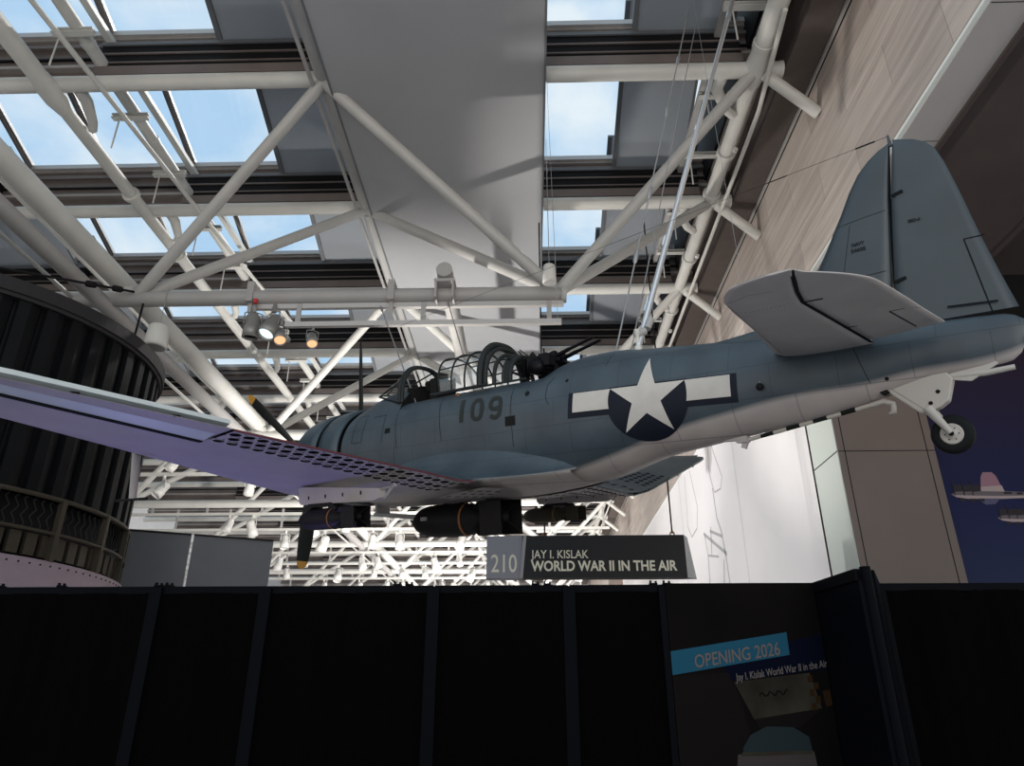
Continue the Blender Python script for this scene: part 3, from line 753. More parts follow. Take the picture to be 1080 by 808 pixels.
# ------------------------------------------------------------------ hanging gallery sign
SY = 15.6
sx0, sx1, sx2 = -.953, -.126, 3.264
sz0, sz1 = 2.483, 3.369
sg = empty('gallery_sign', ((sx0 + sx2) / 2, SY, sz0)); ox = sg.location.x; oz = sg.location.z
MB().box(sx0 - ox, sx1 - ox - .02, 0, .30, 0, sz1 - sz0).build('number_panel', 'signgrey', sg)
MB().box(sx1 - ox - .06, sx2 - ox, -.03, .26, 0, sz1 - sz0).build('name_panel', 'signdark', sg)
MB().prism([(sx1 - ox - .12, 0), (sx1 - ox - .055, 0), (sx1 - ox + .03, sz1 - sz0), (sx1 - ox - .04, sz1 - sz0)], lambda a, b: (a, -.034, b), lambda a, b: (a, 0, b)).build('divider_strip', 'signlight', sg)
MB().add([(sx2 - ox, -.03, 0), (sx2 - ox + .25, .26, 0.0), (sx2 - ox + .13, .26, sz1 - sz0), (sx2 - ox, -.03, sz1 - sz0), (sx2 - ox - .3, .26, 0), (sx2 - ox - .3, .26, sz1 - sz0)],
         [(0, 1, 2, 3), (1, 4, 5, 2), (0, 4, 1), (3, 2, 5)]).build('end_panel', 'signlight', sg)
hgt = sz1 - sz0
def stxt(body, size, u, v, width, bold=0, y=-.036): return text_mesh(body, size, 'lettering', 'signtext', lambda a, b, c: (u + a, y - .004 + c, v + b), sg, bold=bold, width=width, depth=.006)
stxt('210', hgt * .60, sx0 - ox + .10, hgt * .14, (sx1 - sx0) * .66, .003, -.006)
W_ = sx2 - sx1
stxt('JAY I. KISLAK', hgt * .275, sx1 - ox + .12, hgt * .455, W_ * .36, .002)
stxt('WORLD WAR II IN THE AIR', hgt * .33, sx1 - ox + .12, hgt * .16, W_ * .905, .008)
for cx in (sx0 - ox + 1.25, sx2 - ox - .22):
    MB().lathe((cx, .1, hgt + .05), (0, 1, 0), [(-.02, .03), (-.02, .055), (.02, .055), (.02, .03), (-.02, .03)], 14).build('eye_bolt', 'orange', sg)
thing(sg, 'hanging charcoal sign reading 210 JAY I. KISLAK WORLD WAR II IN THE AIR', 'sign')
for cx, l in ((sx0 + 1.25, 'black cable holding the sign near its middle'), (sx2 - .22, 'black cable holding the outer end of the sign')):
    cable('sign_cable', [(cx, SY + .1, sz1 + .06), (cx + (.0), SY + .1, 11.7)], .018, l, 'blackstrap')

# ------------------------------------------------------------------ the dive bomber
# aircraft axes: x aft from the propeller hub, y to the aircraft's right wing, z up
RM = Matrix(((0.79777, 0.60158, -0.04072), (-0.59459, 0.77369, -0.21878), (-0.10011, 0.19875, 0.97492)))
TM = Vector((-3.689, 11.5544, 3.6591))
MW = Matrix.Translation(TM) @ RM.to_4x4()
def W(x, y, z): return MW @ Vector((x, y, z))
ap = empty('dive_bomber'); ap.matrix_world = MW
thing(ap, 'blue-grey dive bomber numbered 109 with a star insignia, hung from the trusses', 'airplane')

SECT = [
 [(1.70, .72, -.70, .70, .02, 2.0, 2.0), (2.05, .87, -.75, .67, .02, 1.9, 2.1), (2.4, .93, -.78, .645, .0, 1.9, 2.3), (2.745, .95, -.78, .63, .0, 1.9, 2.4)],
 [(2.75, .69, -.78, .63, .0, 3.0, 2.4), (3.5, .69, -.78, .60, .0, 3.2, 2.5), (4.5, .68, -.77, .57, .0, 3.2, 2.5), (4.95, .67, -.75, .545, .0, 3.0, 2.4), (5.10, .70, -.735, .537, .0, 2.6, 2.3), (5.28, .80, -.72, .528, .0, 2.2, 2.25),
  (5.5, .85, -.69, .515, .02, 2.0, 2.2), (5.9, .86, -.63, .485, .05, 2.0, 2.2), (6.5, .79, -.47, .43, .10, 2.0, 2.2), (7.1, .725, -.385, .37, .13, 2.0, 2.1), (7.6, .67, -.325, .315, .15, 2.0, 2.0),
  (8.1, .63, -.26, .26, .17, 2.0, 2.0), (8.5, .59, -.19, .215, .19, 2.0, 2.0), (8.95, .54, -.09, .165, .22, 2.0, 2.0), (9.35, .50, -.015, .12, .24, 2.0, 2.0), (9.7, .47, .02, .08, .25, 2.0, 2.0), (9.88, .44, .08, .05, .27, 2.0, 2.0), (9.96, .38, .22, .02, .30, 2.0, 2.0)]]
def sect(x):
    T = SECT[0] if x < 2.7475 else SECT[1]
    if x <= T[0][0]: return T[0]
    if x >= T[-1][0]: return T[-1]
    for i in range(len(T) - 1):
        if T[i][0] <= x <= T[i + 1][0]: break
    a, b = T[i], T[i + 1]; h = b[0] - a[0]; t = (x - a[0]) / h
    out = [x]
    for c in range(1, 7):
        d = (b[c] - a[c]) / h
        m0 = d if i == 0 else ((a[c] - T[i - 1][c]) / (a[0] - T[i - 1][0]) + d) / 2
        m1 = d if i == len(T) - 2 else ((T[i + 2][c] - b[c]) / (T[i + 2][0] - b[0]) + d) / 2
        if i > 0 and ((a[c] - T[i - 1][c]) * d <= 0): m0 = 0
        if i < len(T) - 2 and ((T[i + 2][c] - b[c]) * d <= 0): m1 = 0
        h00 = 2 * t**3 - 3 * t * t + 1; h10 = t**3 - 2 * t * t + t; h01 = -2 * t**3 + 3 * t * t; h11 = t**3 - t * t
        out.append(h00 * a[c] + h10 * h * m0 + h01 * b[c] + h11 * h * m1)
    return out
def ring_at(x, n=56, grow=0.0):
    _, zt, zb, w, zc, nt_, nb_ = sect(x); pts = []
    for k in range(n):
        th = 2 * PI * k / n; c, s_ = math.cos(th), math.sin(th)
        e = nt_ if s_ >= 0 else nb_
        hh = (zt - zc) if s_ >= 0 else (zc - zb)
        y = (w + grow) * math.copysign(abs(c) ** (2 / e), c); z = zc + (hh + grow) * math.copysign(abs(s_) ** (2 / e), s_)
        pts.append((x, y, z))
    return pts
def side_y(x, z, off=.004):
    _, zt, zb, w, zc, nt_, nb_ = sect(x)
    e, hh = (nt_, zt - zc) if z >= zc else (nb_, zc - zb)
    q = min(.999, abs(z - zc) / hh)
    return -(w * (1 - q ** e) ** (1 / e)) - off
def xs_range(a, b, n): return [a + (b - a) * i / n for i in range(n + 1)]

# fuselage shell: nose part, cockpit part (open on top), rear part
fu = MB()
r1 = [ring_at(x) for x in xs_range(1.70, 2.745, 14)]
fu.grid(r1, 0, True, True)
r2 = [ring_at(x) for x in xs_range(2.75, 9.96, 110)]
# leave the cockpit open: drop the top faces between 2.8 and 4.95
n = 56; base = len(fu.v); fu.v += [p for r in r2 for p in r]
for i in range(len(r2) - 1):
    xm = (r2[i][0][0] + r2[i + 1][0][0]) / 2
    for k in range(n):
        th = 2 * PI * (k + .5) / n
        if xm < 5.0 and math.radians(62) < th < math.radians(118): continue
        fu.f.append([base + i * n + k, base + i * n + (k + 1) % n, base + (i + 1) * n + (k + 1) % n, base + (i + 1) * n + k]); fu.m.append(0); fu.sm.append(True)
fu.add(r2[-1], [tuple(range(n))], 0)
fo = fu.build('fuselage', 'skin', ap)
MB().add(ring_at(2.746), [tuple(range(56))], 0).add(ring_at(1.70), [tuple(range(56))[::-1]], 0).build('firewall', 'p_dark', ap)
# inner floor of the cockpit so that daylight does not leak
MB().box(2.76, 4.98, -.34, .34, -.2, .30).build('cockpit_floor', 'p_dark', ap)
MB().box(3.05, 3.18, -.2, .2, .3, .98).box(2.9, 3.1, -.2, .2, .3, .42).box(3.05, 3.13, -.1, .1, .98, 1.08).build('pilot_seat', 'p_dark', ap)
MB().box(2.70, 2.82, -.3, .3, .45, .88).lathe((2.86, .05, .97), (1, 0, 0), [(-.1, .0), (-.1, .06), (.06, .06), (.06, 0)], 12).box(2.78, 2.86, -.02, .12, .86, .98).build('instrument_panel', 'p_dark', ap)
MB().obox((3.15, -.25, .35), (3.05, .32, 1.05), .035, .035).obox((3.15, .25, .35), (3.05, -.1, 1.05), .03, .03).build('rollover_brace', 'p_frame', ap)

# cowling and cowl flaps, propeller
def lx(mb, prof, mi=0, zc=.02, n=56): return mb.lathe((0, 0, zc), (1, 0, 0), prof, n, mi)
lx(MB(), [(.62, .40), (.50, .47), (.42, .53), (.40, .58), (.44, .63), (.55, .675), (.72, .712), (.95, .735), (1.10, .738), (1.10, .70), (.7, .66)]).build('cowling', 'p_blue', ap)
lx(MB(), [(1.04, .0), (1.04, .66), (1.2, .66), (1.2, 0)]).build('cowl_gap', 'p_dark', ap)
lx(MB(), [(1.16, .64), (1.16, .72), (1.30, .742), (1.50, .745), (1.62, .738), (1.63, .70), (1.3, .66)]).build('cowl_flap_ring', 'p_blue', ap)
lx(MB(), [(1.5, .0), (1.5, .66), (1.72, .66), (1.72, 0)]).build('exhaust_gap', 'p_dark', ap)
eng = lx(MB(), [(.5, 0), (.5, .22), (.62, .34), (.7, .56), (.9, .58), (1.0, 0)]).build('engine', 'p_dark', ap)
pr = empty('propeller'); pr.parent = ap
lx(MB(), [(-.10, 0), (-.09, .04), (-.02, .075), (.10, .09), (.14, .15), (.26, .16), (.34, .12), (.5, .12)], zc=0).build('propeller_hub', 'drum_rim', pr)
A0 = 0.16458
for k in (0, 2, 4):
    A = A0 + k * PI / 3
    d = Vector((0, -math.sin(A), -math.cos(A))); t_ = Vector((1, 0, 0)).cross(d); rows = []; cols = []
    rr = [.10, .22, .40, .65, .95, 1.25, 1.45, 1.53, 1.60, 1.635, 1.65]
    cc = [.10, .11, .17, .22, .235, .225, .20, .185, .15, .09, .02]
    tw = [60, 58, 50, 40, 31, 25, 22, 21, 20, 20, 20]
    for r_, c_, a_d in zip(rr, cc, tw):
        a_r = math.radians(a_d); ch = t_ * math.cos(a_r) + Vector((1, 0, 0)) * math.sin(a_r); nn = d.cross(ch)
        th = .045 if r_ < .5 else .022
        if r_ < .2: th = .10
        o_ = Vector((.18, 0, 0)) + d * r_
        rows.append([o_ + ch * (c_ / 2) * math.cos(q) + nn * (th / 2) * math.sin(q) for q in [2 * PI * i / 16 for i in range(16)]])
    cut = 7
    bl_ = MB().grid(rows[:cut + 1], 0, True, True).build('blade', 'propblack', pr)
    MB().grid(rows[cut:], 0, True, True).build('blade_tip', 'yellow', pr)

# wings -------------------------------------------------------------
def foil(c, tk, n=14, lowk=.40):
    """closed airfoil loop: (fraction along the chord, height) from trailing edge over the top to the nose and back below"""
    up, lo = [], []
    for i in range(n + 1):
        t = .5 * (1 - math.cos(PI * i / n))
        y = 5 * tk * (.2969 * math.sqrt(t) - .126 * t - .3516 * t * t + .2843 * t**3 - .1036 * t**4)
        up.append((t, y * 2 * (1 - lowk))); lo.append((t, -y * 2 * lowk))
    return up[::-1] + lo[1:]
def xle(y):
    y = abs(y)
    if y < 1.9: return 1.92
    v = 1.92 + (y - 1.9) / 4.3 * 1.27
    if y > 5.55: v += .9 * ((y - 5.55) / .78) ** 3 * .95
    return v
def xte(y):
    y = abs(y)
    if y < 1.9: return 4.65
    v = 4.65 - (y - 1.9) / 4.3 * .27
    if y > 5.7: v -= .32 * ((y - 5.7) / .63) ** 2.5
    return v
def zle(y): y = abs(y); return -.56 if y < 1.4 else -.56 + .140 * (y - 1.4)
def zte(y):
    a = abs(y); z = -.60 if a < 1.4 else -.60 + .140 * (a - 1.4)
    if y > 1.4: z -= .30 * min(1, (y - 1.4) / 1.2) * max(0, min(1, (6.1 - y) / 2.9))     # this flap hangs a little open
    return z
def wing_pt(y, f, h):
    a, b = xle(y), xte(y); c = b - a
    return (a + c * f, y, zle(y) + (zte(y) - zle(y)) * f + h * c)
def wtk(y): return .155 - .06 * min(1, abs(y) / 6.3)
def wing_grid(ys, f0=0.0, f1=1.0, mats=None):
    rows = []
    for y in ys:
        L = foil(1, wtk(y)); rows.append([wing_pt(y, f, h) for f, h in L])
    return rows
def under(y, f):
    tk = wtk(y); t = f
    yy = 5 * tk * (.2969 * math.sqrt(t) - .126 * t - .3516 * t * t + .2843 * t**3 - .1036 * t**4)
    return wing_pt(y, f, -yy * .8)
YF0, YF1, YA1 = 1.18, 4.08, 5.95          # flap from YF0 to YF1, aileron from YF1 to YA1
FC = .765
for sd, nm in ((-1, 'left wing of the aircraft'), (1, 'right wing of the aircraft')):
    ys = [sd * v for v in [0, .45, .9, 1.18, 1.4, 1.9, 2.4, 2.9, 3.4, 3.9, 4.08, 4.5, 5.0, 5.4, 5.7, 5.95, 6.1, 6.2, 6.27, 6.31, 6.33]]
    rows = wing_grid(ys)
    w_ = MB(); L = foil(1, .1); nL = len(L); half = nL // 2
    v = [p for r in rows for p in r]; f = []; mi = []
    for i in range(len(rows) - 1):
        ym = abs(ys[i] + ys[i + 1]) / 2
        for k in range(nL - 1):
            fm = (L[k][0] + L[k + 1][0]) / 2; low = k >= half
            m_ = 0 if low else 1
            if low and fm > FC + .002 and YF0 < ym < YF1: m_ = 2
            w_.add([v[i * nL + k], v[i * nL + k + 1], v[(i + 1) * nL + k + 1], v[(i + 1) * nL + k]], [(0, 1, 2, 3)], m_, True)
    wo = w_.build('wing', ['p_grey', 'p_blue', 'p_dark'], ap)
    bmw = bmesh.new(); bmw.from_mesh(wo.data); bmesh.ops.remove_doubles(bmw, verts=bmw.verts, dist=.0005); bmesh.ops.recalc_face_normals(bmw, faces=bmw.faces); bmw.to_mesh(wo.data); bmw.free()
    # perforated dive flap: three rows of round holes cut through a plate just under the wing
    fl = MB(); NY = 22; cw = (YF1 - YF0) / NY; rowsN = 3
    fr_ = [FC, FC + .02] + [FC + .02 + (1.0 - FC - .03) * (i + 1) / rowsN for i in range(rowsN)] + [1.0]
    def fp(yy, ff, dz=0.0):
        p = under(sd * yy, min(ff, .999)); return (p[0], p[1], p[2] - .022 - dz)
    # strips without holes
    def strip(fa, fb):
        for i in range(NY):
            ya, yb = YF0 + i * cw, YF0 + (i + 1) * cw
            fl.add([fp(ya, fa), fp(yb, fa), fp(yb, fb), fp(ya, fb)], [(0, 1, 2, 3)], 0)
    strip(fr_[0], fr_[1]); strip(fr_[-2], fr_[-1])
    for r in range(rowsN):
        fa, fb = fr_[1 + r], fr_[2 + r]; sh = .5 if r % 2 else 0
        cells = []
        if sh: cells = [(YF0, YF0 + cw / 2, False)] + [(YF0 + cw * (i + .5), YF0 + cw * (i + 1.5), True) for i in range(NY - 1)] + [(YF1 - cw / 2, YF1, False)]
        else: cells = [(YF0 + cw * i, YF0 + cw * (i + 1), True) for i in range(NY)]
        for ya, yb, hole in cells:
            if not hole: fl.add([fp(ya, fa), fp(yb, fa), fp(yb, fb), fp(ya, fb)], [(0, 1, 2, 3)], 0); continue
            ym, fm = (ya + yb) / 2, (fa + fb) / 2; ch = xte(ym) - xle(ym); hr = .050; nn_ = 16
            inner = []; outer = []
            for q in range(nn_):
                a = 2 * PI * (q + .5) / nn_ ; c_, s_ = math.cos(a), math.sin(a)
                inner.append(fp(ym + hr * c_, fm + hr * s_ / ch))
                m_ = max(abs(c_), abs(s_)); outer.append(fp(ym + (yb - ya) / 2 * c_ / m_, fm + (fb - fa) / 2 * s_ / m_))
            fl.add(inner + outer, [(q, (q + 1) % nn_, nn_ + (q + 1) % nn_, nn_ + q) for q in range(nn_)], 0)
            lip = [(p[0], p[1], p[2] + .012) for p in inner]
            fl.add(inner + lip, [(q, (q + 1) % nn_, nn_ + (q + 1) % nn_, nn_ + q) for q in range(nn_)], 1)
    flo = fl.build('dive_flap', ['p_grey', 'line'], ap)
    plabel(flo, 'pale dive flap pierced by rows of round holes, under the %s' % nm)
    ed = MB(); ed.tube([(fp(YF0 + cw * i, 1.0)[0] + .012, fp(YF0 + cw * i, 1.0)[1], fp(YF0 + cw * i, 1.0)[2] + .008) for i in range(NY + 1)], .010, 6)
    ed.build('flap_edge', 'redline' if sd < 0 else 'p_blue', flo)
    # aileron with its slot
    al = MB(); YS = [YF1 + .03 + (YA1 - YF1 - .05) * i / 8 for i in range(9)]
    def ag(yy, ff, top):
        p = under(sd * yy, min(ff, .999)); q = wing_pt(sd * yy, ff, 0)
        return (p[0], p[1], ((p[2] - .028) if not top else q[2] + .05 * (1 - ff) * (xte(yy) - xle(yy)) + .01) + (.06 * (ff - FC) / (1 - FC) if sd < 0 else 0))
    A_ = [[ag(y_, FC + (1.0 + .02 - FC) * i / 4, False) for i in range(5)] + [ag(y_, 1.02 - (1.02 - FC) * i / 4, True) for i in range(5)] for y_ in YS]
    al.grid(A_, 0, False, True); al.add(A_[0], [tuple(range(10))]); al.add(A_[-1], [tuple(range(10))])
    alo = al.build('aileron', ['p_aileron_lit', 'p_blue'], ap)
    if sd > 0:
        for p in alo.data.polygons: p.material_index = 1 if p.normal.z > -.2 else 0
    sl_ = MB()
    for i in range(8): sl_.obox(tuple(Vector(ag(YS[i], FC - .008, False)) + Vector((0, 0, .012))), tuple(Vector(ag(YS[i + 1], FC - .008, False)) + Vector((0, 0, .012))), .06, .035)
    sl_.build('aileron_slot', 'line', alo)
    for y_ in (4.55, 5.3):
        p = Vector(ag(y_, .97, False)); MB().obox(p + Vector((-.03, 0, -.004)), p + Vector((.03, 0, -.012)), .05, .02).build('aileron_hinge', 'line', alo)
    # bomb rack under the outer wing
    yy = sd * 2.3; zz = under(yy, .4)[2]
    rk = MB().prism([(3.02, -.60), (3.10, -.59), (4.36, -.69), (4.40, -.79), (4.30, -.815), (3.06, -.79), (3.02, -.74)], lambda a, b: (a, yy - .055, b), lambda a, b: (a, yy + .055, b)).build('bomb_rack', 'p_grey', ap)
    MB().prism([(3.12, -.86), (3.20, -.79), (3.62, -.79), (3.72, -.86), (3.62, -.88), (3.55, -.83), (3.28, -.83), (3.20, -.88)], lambda a, b: (a, yy - .06, b), lambda a, b: (a, yy + .06, b)).build('bomb_crutch', 'bomb', rk)
    MB().obox((4.42, yy, -.80), (4.58, yy, -.66), .02, .03).obox((4.36, yy, -.70), (4.60, yy, -.68), .02, .02).build('rack_brace', 'tube_dk', rk)
    for q in range(4): MB().box(3.20 + q * .3, 3.22 + q * .3, yy - .059, yy - .055, -.74, -.70).build('slot_mark', 'line', rk)
def over(y, f):
    tk = wtk(y); yy = 5 * tk * (.2969 * math.sqrt(f) - .126 * f - .3516 * f * f + .2843 * f**3 - .1036 * f**4)
    return wing_pt(y, f, yy * 1.2)
ph = MB()
for i in range(19):
    for j in range(4):
        yc = 1.35 + i * .148 + (.074 if j % 2 else 0); fc_ = FC - .04 + j * .068; pts = []
        for q in range(12):
            a = 2 * PI * q / 12; ch_ = xte(yc) - xle(yc); p = over(yc + .05 * math.cos(a), min(.995, fc_ + .045 * math.sin(a) / ch_)); pts.append((p[0], p[1], p[2] + .004))
        ph.add(pts, [tuple(range(12))])
plabel(ph.build('upper_flap_holes', 'line', ap), 'rows of dark round holes on the upper flap of the far wing')
# centre flap under the belly, with small holes as dark discs set in
cf = MB()
cf.add([(4.06, -1.15, -.765), (4.06, 1.15, -.765), (4.72, 1.10, -.69), (4.72, -1.10, -.69)], [(0, 1, 2, 3)], 0)
for i in range(14):
    for j in range(3):
        x_, y_ = 4.15 + j * .18, -1.05 + i * .16 + (.08 if j % 2 else 0)
        cf.add([(x_ + .035 * math.cos(a), y_ + .04 * math.sin(a), -.7665 + .75 / .66 * 0 + (x_ + .035 * math.cos(a) - 4.06) * .1136) for a in [2 * PI * q / 12 for q in range(12)]], [tuple(range(12))], 1)
cf.build('belly_flap', ['p_grey', 'line'], ap)

# pitot tube mast below the wing
MB().tube([under(-4.0, .02)[:2] + (-.20,), (2.54, -4.0, -.69)], [.045, .036], 10).build('pitot_mast', 'p_grey', ap)
MB().tube([(2.85, -4.0, -.71), (2.15, -4.0, -.69)], .013, 8).build('pitot_tube', 'p_dark', ap)

# wing root fairings
for sd in (-1, 1):
    rows = []
    for i in range(29):
        x = 2.0 + 3.55 * i / 28; _, zt, zb, w, zc, nt_, nb_ = sect(x)
        t5 = max(0, (x - 4.65) / .9); tf = min(1, (x - 2.0) / 1.3)
        g_ = .50 * tf * (1 - t5) ** 1.6 if t5 < 1 else 0
        zw = (zle(1) + (zte(1) - zle(1)) * ((x - 1.92) / 2.73)) + max(0, .14 * (1 - ((x - 1.92) / 2.73))) if x < 4.65 else -.60 + .05 * t5
        zs = -.50 + .36 * math.sin(PI * min(1, (x - 2.0) / 3.55)) ** .7
        ys_ = side_y(x, max(zs, zb + .06), -.012)
        P0 = Vector((x, ys_, zs)); P1 = Vector((x, ys_ - .04 - g_ * .08, zw * .72 + zs * .28)); P2 = Vector((x, -w - g_, zw + .01))
        lowz = max(zb - .005, -.775)
        P3 = Vector((x, -w * .85 - g_ * .8, max(min(zw - .07, zb + .10), zb - .004))); P4 = Vector((x, -w * .3, lowz))
        row = []
        for t in [q / 8 for q in range(9)]: row.append(P0 * (1 - t) ** 2 + P1 * 2 * t * (1 - t) + P2 * t * t)
        for t in [q / 5 for q in range(1, 6)]: row.append(P2 * (1 - t) ** 2 + P3 * 2 * t * (1 - t) + P4 * t * t)
        rows.append([(p.x, p.y * -sd, p.z) for p in row])
    fmb = MB(); nR = len(rows[0])
    for i in range(len(rows) - 1):
        for k in range(nR - 1):
            fmb.add([rows[i][k], rows[i][k + 1], rows[i + 1][k + 1], rows[i + 1][k]], [(0, 1, 2, 3)], 0 if k < 8 else 1, True)
    fo2 = fmb.build('wing_fairing', ['skin', 'skin'], ap)
    b_m = bmesh.new(); b_m.from_mesh(fo2.data); bmesh.ops.remove_doubles(b_m, verts=b_m.verts, dist=.0005); bmesh.ops.recalc_face_normals(b_m, faces=b_m.faces); b_m.to_mesh(fo2.data); b_m.free()

# tail surfaces -------------------------------------------------------
def pl_(tab, s):
    if s <= tab[0][0]: return tab[0][1]
    for (a, u), (b, v) in zip(tab, tab[1:]):
        if s <= b: return u + (v - u) * (s - a) / (b - a)
    return tab[-1][1]
def sm(tab, s, h=.06): return (pl_(tab, s - h) + 2 * pl_(tab, s) + pl_(tab, s + h)) / 4
def panel(spans, fa, fb, la, lb, tk, place, name, m, parent, tip_from=None):
    """blade between curve fa(s) and fb(s); la, lb chord limits used for the thickness profile"""
    rows = []; n = 9
    for s in spans:
        a, b = fa(s), fb(s); A, B = la(s), lb(s); c = max(B - A, 1e-3); up, lo = [], []
        for i in range(n + 1):
            x = a + (b - a) * i / n; t = min(max((x - A) / c, 0.0), 1.0)
            y = 5 * tk(s) * (.2969 * math.sqrt(t) - .126 * t - .3516 * t * t + .2843 * t**3 - .1036 * t**4) * c
            y = max(y, .004); up.append(place(x, s, y)); lo.append(place(x, s, -y))
        rows.append(up + lo[::-1])
    mb = MB().grid(rows, 0, True, True); nn = len(rows[0])
    mb.add(rows[0], [tuple(range(nn))]); mb.add(rows[-1], [tuple(range(nn))])
    return mb.build(name, m, parent)
FLE = [(.50, 6.9), (.70, 7.05), (.73, 7.40), (.76, 7.68), (.85, 7.92), (.98, 8.10), (1.2, 8.34), (1.42, 8.47), (1.59, 8.56), (1.77, 8.66), (1.95, 8.75), (2.11, 8.85), (2.22, 8.96), (2.29, 9.06), (2.34, 9.17)]
FHG = [(.45, 8.98), (.88, 9.01), (1.49, 9.07), (1.87, 9.11), (2.34, 9.18)]
RTE = [(.45, 9.95), (.81, 9.855), (1.18, 9.765), (1.70, 9.655), (1.99, 9.585), (2.14, 9.535), (2.24, 9.46), (2.30, 9.37), (2.335, 9.28), (2.36, 9.20)]
sp = [.5, .6, .66, .7, .715, .73, .745, .76, .8, .85, .9, .98, 1.1, 1.2, 1.3, 1.42, 1.59, 1.77, 1.95, 2.11, 2.17, 2.22, 2.26, 2.29, 2.32, 2.34]
ftk = lambda s: .085 if s > 1 else .075
fin = panel(sp, lambda s: pl_(FLE, s), lambda s: max(pl_(FHG, s) - .018, pl_(FLE, s) + .004), lambda s: pl_(FLE, s), lambda s: pl_(RTE, s), ftk, lambda x, s, y: (x, y, s), 'tail_fin', 'p_blue2', ap)
sp2 = [.50, .7, .81, 1.0, 1.18, 1.45, 1.70, 1.87, 1.99, 2.08, 2.14, 2.20, 2.24, 2.27, 2.30, 2.32, 2.335, 2.35, 2.358]
rud = panel(sp2, lambda s: pl_(FHG, s) + .018, lambda s: pl_(RTE, s), lambda s: pl_(FLE, min(s, 2.34)), lambda s: pl_(RTE, s), ftk, lambda x, s, y: (x, y, s), 'rudder', 'p_blue2', ap)
MB().tube([(9.02, 0, .6), (9.05, 0, 1.2), (9.10, 0, 1.8), (9.165, 0, 2.32)], [.02, .016, .012, .006], 8).build('hinge_gap', 'line', rud)
for z, w_ in ((1.78, .10), (.93, .10)): MB().obox((pl_(FHG, z) + .02, -.062 if z < 1.4 else -.045, z), (pl_(FHG, z) + .02 + w_, -.060 if z < 1.4 else -.043, z + .025), .012, .028).build('hinge_slot', 'line', rud)
def rline(pts, w=.006, mb=None, y=-.034):
    mb = mb or MB()
    for p, q in zip(pts, pts[1:]): mb.obox((p[0], p[2] if len(p) > 2 else y, p[1]), (q[0], q[2] if len(q) > 2 else y, q[1]), .004, w, 0, (0, 1, 0) if False else (0, 0, 1))
    return mb
def tail_y(x, s):
    A, B = pl_(FLE, min(s, 2.34)), pl_(RTE, s); c = B - A; t = min(max((x - A) / c, 0), 1)
    return -max(5 * ftk(s) * (.2969 * math.sqrt(t) - .126 * t - .3516 * t * t + .2843 * t**3 - .1036 * t**4) * c, .004) - .002
def surf_strip(pts, w, name, m, parent, yf):
    """thin painted or cut line lying on a surface, pts in (x, z)"""
    mb = MB(); P = []
    for (a, b), (c, d) in zip(pts, pts[1:]):
        k = max(1, int(math.hypot(c - a, d - b) / .06))
        for i in range(k): P.append((a + (c - a) * i / k, b + (d - b) * i / k))
    P.append(pts[-1])
    for (a, b), (c, d) in zip(P, P[1:]):
        l = math.hypot(c - a, d - b)
        if l < 1e-6: continue
        nx, nz = -(d - b) / l * w / 2, (c - a) / l * w / 2
        q = [(a + nx, b + nz), (c + nx, d + nz), (c - nx, d - nz), (a - nx, b - nz)]
        mb.add([(x, yf(x, z), z) for x, z in q], [(0, 1, 2, 3)])
    return mb.build(name, m, parent)
tb = surf_strip([(9.79, 1.20), (9.63, 1.20), (9.735, .55), (9.745, .49)], .012, 'trim_tab_gap', 'line', rud, tail_y)
surf_strip([(9.42, .60), (9.80, .575)], .018, 'tab_rod', 'line', rud, lambda x, z: tail_y(x, z) - .02)
surf_strip([(8.02, .92), (8.6, 1.05), (8.98, 1.06)], .005, 'skin_seam', 'line', fin, tail_y)
surf_strip([(8.60, 1.62), (9.05, 1.66)], .005, 'skin_seam', 'line', fin, tail_y)
surf_strip([(8.58, 1.0), (8.72, 1.60)], .004, 'skin_seam', 'line', fin, tail_y)
surf_strip([(8.1, .80), (8.98, .82)], .005, 'skin_seam', 'line', fin, tail_y)
text_mesh('NAVY', .052, 'stencil_lettering', 'stencil', lambda a, b, c: (8.715 + a, tail_y(8.8, 1.4) - .004 + c * .1, 1.375 + b), fin, width=.115, depth=.002, bold=.002)
text_mesh('54605', .052, 'stencil_lettering', 'stencil', lambda a, b, c: (8.70 + a, tail_y(8.8, 1.35) - .004 + c * .1, 1.315 + b), fin, width=.135, depth=.002, bold=.002)
text_mesh('SBD-6', .042, 'stencil_lettering', 'stencil', lambda a, b, c: (9.22 + a, tail_y(9.25, 1.48) - .004 + c * .1, 1.475 + b), rud, width=.105, depth=.002, bold=.002)
MB().tube([(9.175, 0, 2.30), (9.165, 0, 2.42)], [.02, .010], 8).build('aerial_post', 'p_blue2', fin)

SLE = [(.15, 7.88), (.25, 7.91), (1.37, 8.10), (1.98, 8.175), (2.30, 8.225), (2.45, 8.29), (2.56, 8.37), (2.62, 8.46), (2.655, 8.58), (2.67, 8.68)]
SHG = [(.15, 8.80), (1.0, 8.755), (1.97, 8.705), (2.12, 8.72), (2.30, 8.76), (2.55, 8.82), (2.67, 8.86)]
STE = [(.15, 9.425), (.25, 9.42), (.94, 9.345), (1.58, 9.285), (2.00, 9.235), (2.12, 9.205), (2.26, 9.14), (2.38, 9.06), (2.48, 8.98), (2.56, 8.90), (2.62, 8.87), (2.67, 8.865)]
ssp = [.10, .25, .5, .94, 1.37, 1.7, 1.97, 2.05, 2.12, 2.20, 2.28, 2.36, 2.43, 2.5, 2.56, 2.6, 2.63, 2.655, 2.67]
stk = lambda s: .095 - .02 * s / 2.6
def stab_z(x, s): return .425 - .02 * max(0, x - 8.8)
